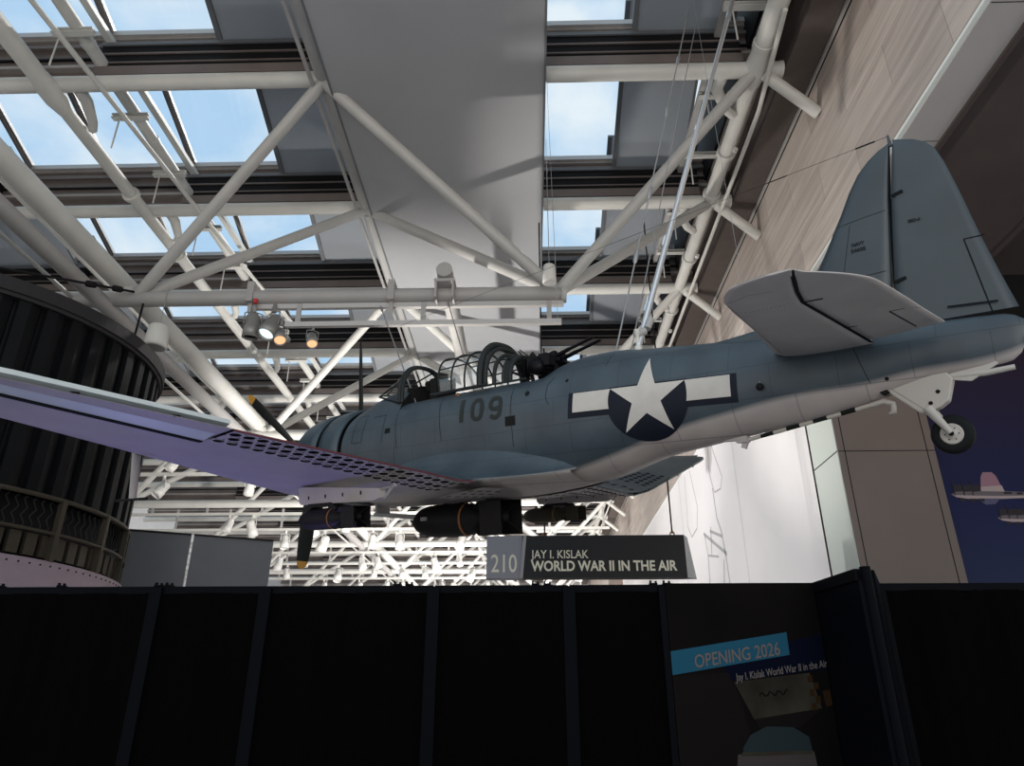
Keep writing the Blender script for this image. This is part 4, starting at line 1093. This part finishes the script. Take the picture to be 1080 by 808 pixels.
for sd in (-1, 1):
    st = panel(ssp, lambda s: pl_(SLE, s), lambda s: pl_(SHG, s) - .012, lambda s: pl_(SLE, s), lambda s: pl_(STE, s) + .02, stk, lambda x, s, y: (x, sd * s, stab_z(x, s) + y), 'stabilizer', ['p_grey'], ap)
    ssp2 = [.33] + ssp[2:-1]
    te2 = [(.30, 9.44)] + STE[2:]
    el = panel(ssp2, lambda s: pl_(SHG, s) + .012, lambda s: pl_(STE, s), lambda s: pl_(SLE, s), lambda s: pl_(STE, s) + .02, stk, lambda x, s, y: (x, sd * s, stab_z(x, s) + y), 'elevator', ['p_grey'], ap)
    for o_ in (st, el):                      # blue upper surface
        o_.data.materials.append(M['p_blue2'])
        for p in o_.data.polygons:
            if p.normal.z > .25: p.material_index = 1
    def bot(x, s):
        A, B = pl_(SLE, s), pl_(STE, s) + .02; c = B - A; t = min(max((x - A) / c, 0), 1)
        return stab_z(x, s) - max(5 * stk(s) * (.2969 * math.sqrt(t) - .126 * t - .3516 * t * t + .2843 * t**3 - .1036 * t**4) * c, .004) - .002
    MB().tube([(pl_(SHG, s), sd * s, stab_z(8.8, s)) for s in (.3, 1.0, 1.97, 2.3, 2.62)], [.035, .032, .026, .02, .01], 8).build('hinge_gap', 'line', el)
    gl = MB()
    def gline(pts, w):
        for (a, b), (c, d) in zip(pts, pts[1:]):
            k = max(1, int(math.hypot(c - a, d - b) / .08))
            for i in range(k):
                u0 = (a + (c - a) * i / k, b + (d - b) * i / k); u1 = (a + (c - a) * (i + 1) / k, b + (d - b) * (i + 1) / k)
                l = math.hypot(u1[0] - u0[0], u1[1] - u0[1]); nx, ns = -(u1[1] - u0[1]) / l * w / 2, (u1[0] - u0[0]) / l * w / 2
                gl.add([(x, sd * s, bot(x, s)) for x, s in ((u0[0] + nx, u0[1] + ns), (u1[0] + nx, u1[1] + ns), (u1[0] - nx, u1[1] - ns), (u0[0] - nx, u0[1] - ns))], [(0, 1, 2, 3)])
    gline([(8.795, .22), (8.755, 1.0), (8.705, 1.97), (8.75, 2.25), (8.82, 2.55)], .030)
    gline([(8.70, 1.97), (8.84, 1.93)], .03); gline([(8.77, .95), (8.84, .92)], .02)
    gline([(9.24, 1.10), (9.13, 1.13), (9.205, .42)], .014); gline([(9.34, .98), (9.28, 1.09)], .004)
    gline([(8.02, .4), (8.22, 2.2)], .004); gline([(8.25, 2.30), (8.45, 2.42), (8.62, 2.38)], .004)
    gl.build('tab_gap', 'line', el)
    dots = MB()
    for i in range(14):
        s = 2.02; x = 8.22 + i * .033; dots.add([(x + .006 * math.cos(a), sd * (s + .006 * math.sin(a)), bot(x, s)) for a in [2 * PI * q / 6 for q in range(6)]], [tuple(range(6))])
    dots.build('rivet_row', 'line', st)

# insignia and number laid on the fuselage side ---------------------------
def decal(poly, name, m, off, parent, fn=side_y):
    bm = bmesh.new(); pieces = poly if isinstance(poly[0][0], (tuple, list)) else [poly]
    for pc in pieces: bm.faces.new([bm.verts.new((x, 0, z)) for x, z in pc])
    poly = [p for pc in pieces for p in pc]
    x0, x1 = min(p[0] for p in poly), max(p[0] for p in poly); z0, z1 = min(p[1] for p in poly), max(p[1] for p in poly)
    st = .015
    for i in range(1, int((x1 - x0) / .03) + 1): bmesh.ops.bisect_plane(bm, geom=bm.verts[:] + bm.edges[:] + bm.faces[:], plane_co=(x0 + i * .03, 0, 0), plane_no=(1, 0, 0))
    for i in range(1, int((z1 - z0) / st) + 1): bmesh.ops.bisect_plane(bm, geom=bm.verts[:] + bm.edges[:] + bm.faces[:], plane_co=(0, 0, z0 + i * st), plane_no=(0, 0, 1))
    for v in bm.verts: v.co.y = fn(v.co.x, v.co.z, off)
    bmesh.ops.remove_doubles(bm, verts=bm.verts, dist=1e-5)
    me = bpy.data.meshes.new(name); bm.to_mesh(me); bm.free(); me.materials.append(M[m])
    for p in me.polygons: p.use_smooth = True
    o = bpy.data.objects.new(name, me); C.objects.link(o); o.parent = parent; return o
ix, iz, ir = 6.545, .165, .455
ca, sa = math.cos(math.radians(-2)), math.sin(math.radians(-2))
def rot(u, v): return (ix + u * ca - v * sa, iz + u * sa + v * ca)
ins = empty('star_insignia'); ins.parent = ap
bd = .065
decal([rot(-2 * ir - bd, -.19 * ir - bd), rot(2 * ir + bd, -.19 * ir - bd), rot(2 * ir + bd, .31 * ir + .01), rot(-2 * ir - bd, .31 * ir + .01)], 'bar_border', 'navy', .004, ins)
aa = math.asin(.33); decal([rot((ir + .02) * math.cos(a), (ir + .02) * math.sin(a)) for a in [PI - aa + (PI + 2 * aa) * k / 44 for k in range(45)]], 'disc', 'navy', .008, ins)
for s_ in (-1, 1):
    arc = [rot(s_ * (ir + .0) * math.cos(a), (ir) * math.sin(a)) for a in [math.asin(-.19) + (math.asin(.31) - math.asin(-.19)) * i / 6 for i in range(7)]]
    decal(arc + [rot(s_ * 2 * ir, .31 * ir), rot(s_ * 2 * ir, -.19 * ir)], 'white_bar', 'starwhite', .012, ins)
star = []
for k in range(10):
    r_ = ir if k % 2 == 0 else ir * .382; a = PI / 2 + 2 * PI * k / 10; star.append(rot(r_ * math.cos(a), r_ * math.sin(a)))
decal([[star[0], star[1], star[9]], [star[2], star[3], star[1]], [star[4], star[5], star[3]], [star[6], star[7], star[5]], [star[8], star[9], star[7]], [star[1], star[3], star[5], star[7], star[9]]], 'star', 'starwhite', .013, ins)
sl109 = -.06
def stroke(pts, w, name):
    return surf_strip(pts, w, name, 'numtext', num, lambda x, z: side_y(x, z, .008))
num = empty('number_109'); num.parent = ap
def dg(u, v): return (3.95 + u * .92, .205 + v - .05 * u)
stroke([dg(.02, 0), dg(.02, .30)], .06, 'digit_one')
def ring_pts(cx, cz, a, b, k0=0, k1=24): return [dg(cx + a * math.copysign(abs(math.cos(2 * PI * k / 24)) ** .75, math.cos(2 * PI * k / 24)), cz + b * math.copysign(abs(math.sin(2 * PI * k / 24)) ** .75, math.sin(2 * PI * k / 24))) for k in range(k0, k1 + 1)]
stroke(ring_pts(.30, .15, .085, .125), .055, 'digit_zero')
stroke(ring_pts(.62, .205, .085, .07), .055, 'digit_nine_bowl')
stroke([dg(.705, .22), dg(.70, .09), dg(.67, .035), dg(.60, .022), dg(.54, .05)], .055, 'digit_nine_tail')
pp = surf_strip([(3.80, .52), (4.72, .50), (4.70, .14)], .004, 'number_patch_edge', 'mull', ap, lambda x, z: side_y(x, z, .003))
# openings in the skin
for x_, z_, w_, h_ in ((2.60, .26, .10, .07), (4.75, .125, .15, .12)):
    decal([(x_ - w_ / 2, z_ - h_ / 2), (x_ + w_ / 2, z_ - h_ / 2), (x_ + w_ / 2, z_ + h_ / 2), (x_ - w_ / 2, z_ + h_ / 2)], 'access_hole', 'p_dark', .004, ap)
for x_, z_, r_ in ((4.98, .44, .032), (5.52, .52, .022), (8.86, .02, .018)):
    decal([(x_ + r_ * math.cos(2 * PI * k / 12), z_ + r_ * math.sin(2 * PI * k / 12)) for k in range(12)], 'access_hole', 'p_dark', .004, ap)
for pts in ([(1.9, .55), (2.1, .55), (2.1, .15), (1.9, .15), (1.9, .55)], [(2.25, .5), (2.5, .5), (2.5, .1)], [(2.74, .66), (2.80, .0)], [(3.55, .60), (3.62, .0)], [(5.32, .6), (5.25, .5), (5.25, .35), (5.3, .25)], [(4.75, .55), (4.78, -.2)], [(8.62, .36), (8.72, .0)], [(6.05, .80), (6.02, .62)]):
    surf_strip(pts, .006, 'skin_seam', 'line', ap, lambda x, z: side_y(x, z, .003))
MB().lathe((3.78, side_y(3.78, .62), .61), (0, -1, 0), [(0, .03), (.03, .025), (.035, 0)], 10).build('filler_cap', 'orange', ap)

# canopy -------------------------------------------------------------------
def arch(x, w, zt, zb=.67, n=22, lean=0.0, e=2.4):
    pts = []
    for i in range(n + 1):
        a = PI * i / n; c, s_ = math.cos(a), math.sin(a)
        z = zb + (zt - zb) * abs(s_) ** (2 / e)
        pts.append((x + lean * (z - zb) / (zt - zb), -w * math.copysign(abs(c) ** (2 / e), c), z))
    return pts
cn = empty('cockpit_canopy'); cn.parent = ap
def glz(rows, name='canopy_glass', parent=cn): return MB().grid(rows, 0, True).build(name, 'perspex', parent)
# windshield
wf = arch(2.05, .26, .90, .86, e=2); wr_ = arch(2.70, .47, 1.23, .66, lean=0)
glz([wf, [tuple((Vector(a) + Vector(b)) / 2 + Vector((0, 0, .03))) for a, b in zip(wf, wr_)], wr_])
fm_ = MB().tube(wr_, .030, 10).tube(arch(2.75, .46, 1.22, .66), .026, 8)
for i in (3, 8, 14, 19): fm_.tube([wf[i], tuple((Vector(wf[i]) + Vector(wr_[i])) / 2 + Vector((0, 0, .03))), wr_[i]], .012, 6)
fm_.tube(wf, .014, 6); fm_.tube([wf[0], wr_[0]], .016, 6)
fm_.build('windshield_frame', 'p_frame', cn)
# middle section
ca_ = [arch(x, .475 - .01 * abs(x - 3.7), 1.235 if x > 3.4 else 1.21, .67, lean=l) for x, l in ((3.50, -.10), (3.72, -.04), (3.95, -.02), (4.20, .0))]
glz(ca_)
cf_ = MB()
for i, a in enumerate(ca_): cf_.tube(a, .013 if i < 3 else .035, 8)
for i in (4, 7, 15, 18): cf_.tube([a[i] for a in ca_], .010, 6)
cf_.tube([(3.35, -.49, .665), (4.35, -.49, .655)], .022, 6).tube([(3.35, .49, .665), (4.35, .49, .655)], .022, 6)
cf_.build('canopy_frame', 'p_frame', cn)
# stacked rear sections
rb2 = MB()
for x, w, zt, r_ in ((4.22, .475, 1.27, .045), (4.30, .46, 1.20, .03), (4.42, .43, 1.09, .028), (4.56, .41, 1.05, .028), (4.66, .40, 1.02, .03)): rb2.tube(arch(x, w, zt, .66), r_, 8)
for i in (6, 16):
    rb2.tube([arch(4.42, .43, 1.09, .66)[i], arch(4.66, .40, 1.02, .66)[i]], .012, 6)
rb2.tube([(4.42, .30, .66), (4.46, .0, 1.08)], .016, 6).tube([(4.42, .42, .82), (4.62, -.38, .80)], .016, 6).tube([(4.42, .35, .98), (4.6, -.36, .98)], .013, 6)
rb2.build('rear_hoops', 'p_frame', cn)
MB().grid([arch(4.56, .415, 1.06, .66), arch(4.66, .405, 1.03, .66)], 0, True).build('rear_band', 'p_frame', cn)
# deck edge around the cockpit
MB().tube([(3.42, -.50, .655), (4.95, -.44, .64)], .014, 6).build('sill_rail', 'p_frame', ap)
# mast
ms = MB(); rows = []
for z, hw in ((.70, .035), (1.2, .03), (1.7, .022), (1.93, .012)):
    rows.append([(1.32 + hw * 1.5 * math.cos(a), hw * .6 * math.sin(a), z) for a in [2 * PI * q / 12 for q in range(12)]])
ms.grid(rows, 0, True, True); ms.add(rows[-1], [tuple(range(12))]); ms.build('aerial_mast', 'propblack', ap)

# twin rear guns
gn = empty('twin_machine_guns'); gn.parent = ap
for y_ in (-.09, .09):
    a = Vector((4.80, y_, .86)); b = Vector((5.18, y_, .945)); c = Vector((5.72, y_, 1.07))
    gb = MB().obox(a, b, .09, .13).box(4.93, 5.06, y_ - .06, y_ + .06, .78, 1.0).build('receiver', 'gun', gn, .008)
    MB().tube([b, c], .021, 10).tube([b, b + (c - b) * .35], .027, 10).build('barrel', 'gun', gn)
MB().box(4.74, 4.84, -.16, .16, .78, 1.0).box(4.86, 5.20, -.30, -.16, .80, .93).box(4.9, 5.15, .16, .3, .74, .92).box(4.98, 5.10, -.05, .05, .62, .88).lathe((5.0, -.34, .80), (0, 1, 0), [(0, .0), (0, .10), (.1, .10), (.1, 0)], 14).build('gun_mount', 'gun', gn)
MB().tube([(4.72, -.16, .98), (4.66, -.20, 1.08)], .008, 5).tube([(4.80, -.05, .95), (4.62, -.12, 1.12)], .006, 5).box(4.70, 4.75, -.2, -.1, .70, .96).tube([(4.92, 0, .95), (4.92, 0, 1.10)], .012, 6).build('gun_sight', 'gun', gn)
MB().prism([(4.92, .80), (5.05, .78), (5.08, .86), (4.98, .99), (4.90, .93)], lambda a, b: (a, -.335, b), lambda a, b: (a, -.32, b)).build('armour_plate', 'p_dark', gn)

# tail wheel, arrester hook, tail tube
tw_ = empty('tail_wheel'); tw_.parent = ap
MB().prism([(8.72, .02), (8.80, .0), (9.33, .01), (9.37, -.05), (9.31, -.24), (9.24, -.29), (9.10, -.335), (9.06, -.31)], lambda a, b: (a, -.075, b), lambda a, b: (a, .075, b)).build('fork_fairing', 'white', tw_, .012)
surf_strip([(8.84, -.04), (9.12, -.30)], .004, 'fairing_seam', 'mull', tw_, lambda x, z: -.078)
for x_, z_ in ((9.24, -.15), (9.17, -.245)): MB().lathe((x_, -.076, z_), (0, -1, 0), [(0, .018), (.004, .018), (.004, 0)], 12).build('bolt_hole', 'p_dark', tw_)
MB().tube([(9.14, -.085, -.29), (9.29, -.10, -.53)], [.045, .026], 12).tube([(9.14, .085, -.29), (9.29, .10, -.53)], [.045, .026], 12).build('fork', 'white', tw_)
MB().lathe((9.29, 0, -.535), (0, 1, 0), [(-.055, .09), (-.06, .13), (-.045, .165), (0, .175), (.045, .165), (.06, .13), (.055, .09)], 40).build('tyre', 'rubber', tw_)
hb = MB().lathe((9.29, 0, -.535), (0, 1, 0), [(-.062, 0), (-.07, .03), (-.058, .035), (-.056, .075), (-.06, .092), (.06, .092), (.056, .075), (.07, .03), (.062, 0)], 28).build('wheel_hub', 'white', tw_)
MB().lathe((9.29, 0, -.535), (0, -1, 0), [(.095, .022), (.112, .022), (.112, 0)], 14).build('axle_nut', 'p_dark', hb)
for q in range(6):
    a = PI * q / 3; MB().lathe((9.29 + .055 * math.cos(a), -.057, -.535 + .055 * math.sin(a)), (0, -1, 0), [(0, .006), (.004, .006), (.004, 0)], 6).build('hub_bolt', 'p_dark', hb)
MB().prism([(8.68, .02), (8.76, .02), (8.86, -.10), (8.80, -.12)], lambda a, b: (a, -.09, b), lambda a, b: (a, .06, b)).build('well_edge', 'p_dark', ap)
hk = empty('arrester_hook'); hk.parent = ap
h0, h1 = Vector((7.46, 0, -.375)), Vector((8.66, 0, -.185))
for i in range(9):
    a, b = h0.lerp(h1, i / 9), h0.lerp(h1, (i + 1) / 9)
    MB().tube([a, b], .022, 12).build('shank_band', 'propblack' if i % 2 else 'white', hk)
MB().tube([h1, h1 + Vector((.12, 0, .02)), h1 + Vector((.20, 0, -.01)), h1 + Vector((.19, 0, -.09)), h1 + Vector((.15, 0, -.10))], [.024, .03, .035, .028, .012], 10).build('hook_claw', 'white', hk)
MB().box(7.34, 7.46, -.05, .05, -.40, -.28).obox((7.44, -.0, -.37), (7.40, 0, -.46), .05, .05).prism([(7.0, -.36), (7.45, -.30), (7.45, -.38)], lambda a, b: (a, -.06, b), lambda a, b: (a, .06, b)).build('hook_pivot', 'p_grey', hk)
MB().tube([(9.25, -.02, -.02), (9.62, -.02, -.035), (9.83, -.02, -.02)], [.028, .028, .024], 12).prism([(9.2, -.02), (9.5, -.09), (9.72, .03), (9.70, .06), (9.3, .02)], lambda a, b: (a, -.04, b), lambda a, b: (a, .0, b)).build('tail_skid', 'white', ap)
# belly details under the engine: displacing arms for the centre bomb
MB().obox((1.75, -.12, -.86), (2.95, -.12, -.98), .03, .05).obox((1.75, .12, -.86), (2.95, .12, -.98), .03, .05).box(2.1, 2.14, -.12, .12, -.93, -.89).box(2.85, 2.95, -.25, .25, -1.0, -.95).obox((1.8, 0, -.7), (1.8, 0, -.87), .25, .05).build('bomb_displacing_arm', 'tube_dk', ap)

# bombs ----------------------------------------------------------------------
def bomb(name, x0, x1, y, z, r, body, lab, fin_h, band):
    b = empty(name); b.matrix_world = MW @ Matrix.Translation((x0, y, z)); L_ = x1 - x0
    xb = L_ * .76
    o = MB().lathe((0, 0, 0), (1, 0, 0), [(0, 0), (.01, r * .18), (.03, r * .35), (L_ * .05, r * .62), (L_ * .11, r * .84), (L_ * .18, r * .97), (L_ * .25, r), (L_ * .56, r), (L_ * .68, r * .82), (xb, r * .5), (L_ * .93, r * .30), (L_ * .95, 0)], 36).build('bomb_body', body, b)
    MB().lathe((0, 0, 0), (1, 0, 0), [(-.05, 0), (-.05, r * .10), (0, r * .16), (.03, r * .2)], 12).build('nose_fuse', body, b)
    MB().lathe((L_ * band, 0, 0), (1, 0, 0), [(0, r * .99), (0, r * 1.012), (r * .16, r * 1.012), (r * .16, r * .99)], 36).build('colour_band', 'orange', b)
    f = MB(); h = fin_h
    for a in (45, 135, 225, 315):
        c_, s_ = math.cos(math.radians(a)), math.sin(math.radians(a))
        f.add([(L_ * .66, c_ * r * .7, s_ * r * .7), (L_ * .78, c_ * h * 1.38, s_ * h * 1.38), (L_, c_ * h * 1.38, s_ * h * 1.38), (L_ * .93, c_ * r * .2, s_ * r * .2)], [(0, 1, 2, 3)])
    t = .006
    for a in range(4):
        m_ = Matrix.Rotation(a * PI / 2, 4, 'X')
        q = [m_ @ Vector(v) for v in ((L_ * .80, -h, h), (L_, -h, h), (L_, h, h), (L_ * .80, h, h))]
        f.add(q, [(0, 1, 2, 3)])
    fo_ = f.build('tail_fins', body, b); so_ = fo_.modifiers.new('thick', 'SOLIDIFY'); so_.thickness = t
    MB().lathe((L_ * .93, 0, 0), (1, 0, 0), [(0, r * .3), (.02, r * .34), (.05, r * .2), (.06, 0)], 14).build('tail_fuse', 'p_dark', b)
    MB().box(L_ * .33, L_ * .36, -.012, .012, r * .9, r * 1.25).box(L_ * .5, L_ * .53, -.012, .012, r * .9, r * 1.25).build('lug', body, b)
    return thing(b, lab, 'bomb')
bomb('aerial_bomb', 2.50, 4.26, 0, -1.01, .225, 'bomb', 'big black bomb with an orange band slung under the fuselage', .225, .58)
bomb('aerial_bomb', 3.00, 4.06, -2.3, -.965, .118, 'bomb', 'small black bomb with an orange band under the near wing, by the propeller blade', .115, .57)
bomb('aerial_bomb', 2.70, 3.85, 2.3, -.965, .122, 'bomb_green', 'small olive bomb with an orange band under the far wing, above the sign', .115, .57)

# suspension gear --------------------------------------------------------------
def wcable(pb, top, r, lab, knobs=(), name='suspension_cable', m='cable'):
    a = W(*pb); return cable(name, [tuple(a), top], r, lab, m, 'cable', knobs)
wcable((2.95, -.38, .62), (-3.15, 13.3, 7.80), .011, 'thin steel cable from the cockpit opening up to the nearest truss', (.93,))
wcable((3.42, .40, .62), (-1.70, 13.2, 7.8), .011, 'thin steel cable behind the windshield, hung from the grey tube end', (.96,))
ch = empty('suspension_rod'); fp_ = W(6.30, -.05, .84)
MB().tube([fp_, (3.92, 9.55, 12.2)], .038, 14).build('rod', 'chrome', ch)
MB().lathe(tuple(fp_), (RM @ Vector((0, 0, 1))), [(-.04, .045), (.0, .045), (.02, .022), (.14, .022), (.16, .035), (.21, .035)], 12).build('base_fitting', 'tube', ch)
MB().tube([fp_ + Vector((-.02, 0, .16)), fp_ + Vector((.1, .02, .22))], .05, 10).tube([fp_ + Vector((.12, 0, .24)), fp_ + Vector((.18, .02, .38))], .045, 10).build('shackle', 'tube_dk', ch)
thing(ch, 'shiny chrome suspension rod rising from the fuselage spine near the star', 'suspension rod')
cable('suspension_cable', [tuple(W(6.0, -.05, .84)), (3.0, 9.4, 11.7)], .011, 'thicker braided cable with turnbuckles beside the chrome rod', 'cable', 'cable', (.2, .36, .6, .78))
cable('suspension_cable', [tuple(W(6.12, .1, .84)), (3.25, 9.9, 11.9)], .008, 'thin cable running close beside the braided cable', 'cable', 'cable')
wcable((7.75, side_y(7.75, .13) - .01, .13), (3.05, 9.3, 12.6), .003, 'thin wire from the eye on the rear fuselage up past the stone wall')
MB_eye = MB().lathe((7.75, side_y(7.75, .10), .10), (0, -1, 0), [(0, .032), (.03, .038), (.04, .02), (.04, 0)], 16); MB_eye.build('lifting_eye', 'p_dark', ap)
aw = cable('aerial_wire', [tuple(W(1.32, 0, 1.92)), tuple(W(9.165, 0, 2.41))], .0022, 'fine aerial wire strung from the mast to the tail fin tip', 'propblack', 'wire', (.86,))
# aerial insulators
p_, q_ = W(1.32, 0, 1.92), W(9.165, 0, 2.41)
MB().tube([p_.lerp(q_, .962), p_.lerp(q_, .985)], .008, 8).build('insulator', 'propblack', aw)
for x, y, zt, lab in ((1.5, 11.3, 11.6, 'very thin wire dropping from the roof in front of the large grey panel edge'),):
    cable('hanging_wire', [(.42, 10.9, 11.6), (.5, 10.9, 6.0)], .005, lab, 'cable')

# ------------------------------------------------------------------ light
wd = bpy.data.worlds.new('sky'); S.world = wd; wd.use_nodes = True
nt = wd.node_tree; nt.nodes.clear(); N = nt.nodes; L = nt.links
tc = N.new('ShaderNodeTexCoord'); mp = N.new('ShaderNodeMapping'); mp.inputs['Scale'].default_value = (1, 1, 1.6)
no = N.new('ShaderNodeTexNoise'); no.inputs['Scale'].default_value = 4.6; no.inputs['Detail'].default_value = 7; no.inputs['Distortion'].default_value = .35
cr = N.new('ShaderNodeValToRGB'); cr.color_ramp.elements[0].position = .40; cr.color_ramp.elements[0].color = (.46, .68, .91, 1)
cr.color_ramp.elements[1].position = .60; cr.color_ramp.elements[1].color = (.84, .93, .98, 1)
sx_ = N.new('ShaderNodeSeparateXYZ'); L.new(tc.outputs['Generated'], sx_.inputs[0])
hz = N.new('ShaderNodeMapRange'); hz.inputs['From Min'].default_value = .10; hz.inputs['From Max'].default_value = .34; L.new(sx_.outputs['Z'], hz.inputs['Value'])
hm = N.new('ShaderNodeMix'); hm.data_type = 'RGBA'; hm.inputs['A'].default_value = (1.0, .93, .84, 1); L.new(hz.outputs[0], hm.inputs['Factor']); L.new(cr.outputs[0], hm.inputs['B'])  # warm band low in the sky, added as neutral fill for the hall
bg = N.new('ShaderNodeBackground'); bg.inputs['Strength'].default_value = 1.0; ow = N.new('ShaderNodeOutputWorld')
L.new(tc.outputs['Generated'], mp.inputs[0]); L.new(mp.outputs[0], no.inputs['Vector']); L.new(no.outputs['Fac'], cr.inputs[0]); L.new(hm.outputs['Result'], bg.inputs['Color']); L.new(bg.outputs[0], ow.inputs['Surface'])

def sun(rot_, strength, col, ang=2):
    l = bpy.data.lights.new('sun', 'SUN'); l.energy = strength; l.color = col; l.angle = math.radians(ang)
    o = bpy.data.objects.new('sun', l); o.rotation_euler = [math.radians(a) for a in rot_]; C.objects.link(o); return o
def spot(name, loc, to, power, col, size=60, r=.15, blend=.6):
    l = bpy.data.lights.new(name, 'SPOT'); l.energy = power; l.color = col; l.spot_size = math.radians(size); l.spot_blend = blend; l.shadow_soft_size = r
    o = bpy.data.objects.new(name, l); o.location = loc; o.rotation_euler = (Vector(to) - Vector(loc)).to_track_quat('-Z', 'Y').to_euler(); C.objects.link(o); return o
sun((-38, 24, 0), 2.2, (1, .96, .90))
spot('purple_floor_light', (-4.6, 8.8, -1.3), (-4.0, 6.2, 2.6), 200, (.30, .28, 1.0), 90)
spot('white_wall_fill_spot', (-9, 24, 5.5), (6, 24, 3), 4700, (1, .97, .96), 80)  # added fill spot that brightens the white wall
for k in range(1, 7): spot('far_roof_fill_spot', (-5 + k, TR[k][0] - 3, 1.4), (-4, TR[k][0] + 5, 11), 4600 + 500 * k, (1, .95, .90), 130)  # unseen low spots, added to brighten the far roof
spot('stone_fill_spot', (-5, 16, 4), (6, 13, 10.0), 2600, (1, .94, .87), 75)  # extra spot added to lift the stone wall
spot('hall_fill_spot', (-4, -7, 2.5), (-3, 13, 12), 1900, (1, .95, .90), 70, 2.6)  # two soft spots added behind the camera as warm fill
spot('hall_fill_spot', (6, -7, 2.5), (2, 10, 10), 1700, (1, .95, .90), 70, 2.6)

# ------------------------------------------------------------------ lift everything to floor level 0
for o in list(bpy.data.objects):
    if o.parent is None and o.type != 'CAMERA':
        o.matrix_world = Matrix.Translation((0, 0, EYE)) @ (o.matrix_basis if o.type != 'EMPTY' else o.matrix_basis)

S.view_settings.view_transform = 'Standard'; S.view_settings.look = 'None'; S.view_settings.exposure = 0.0; S.view_settings.gamma = 1.0
S.view_settings.use_curve_mapping = False
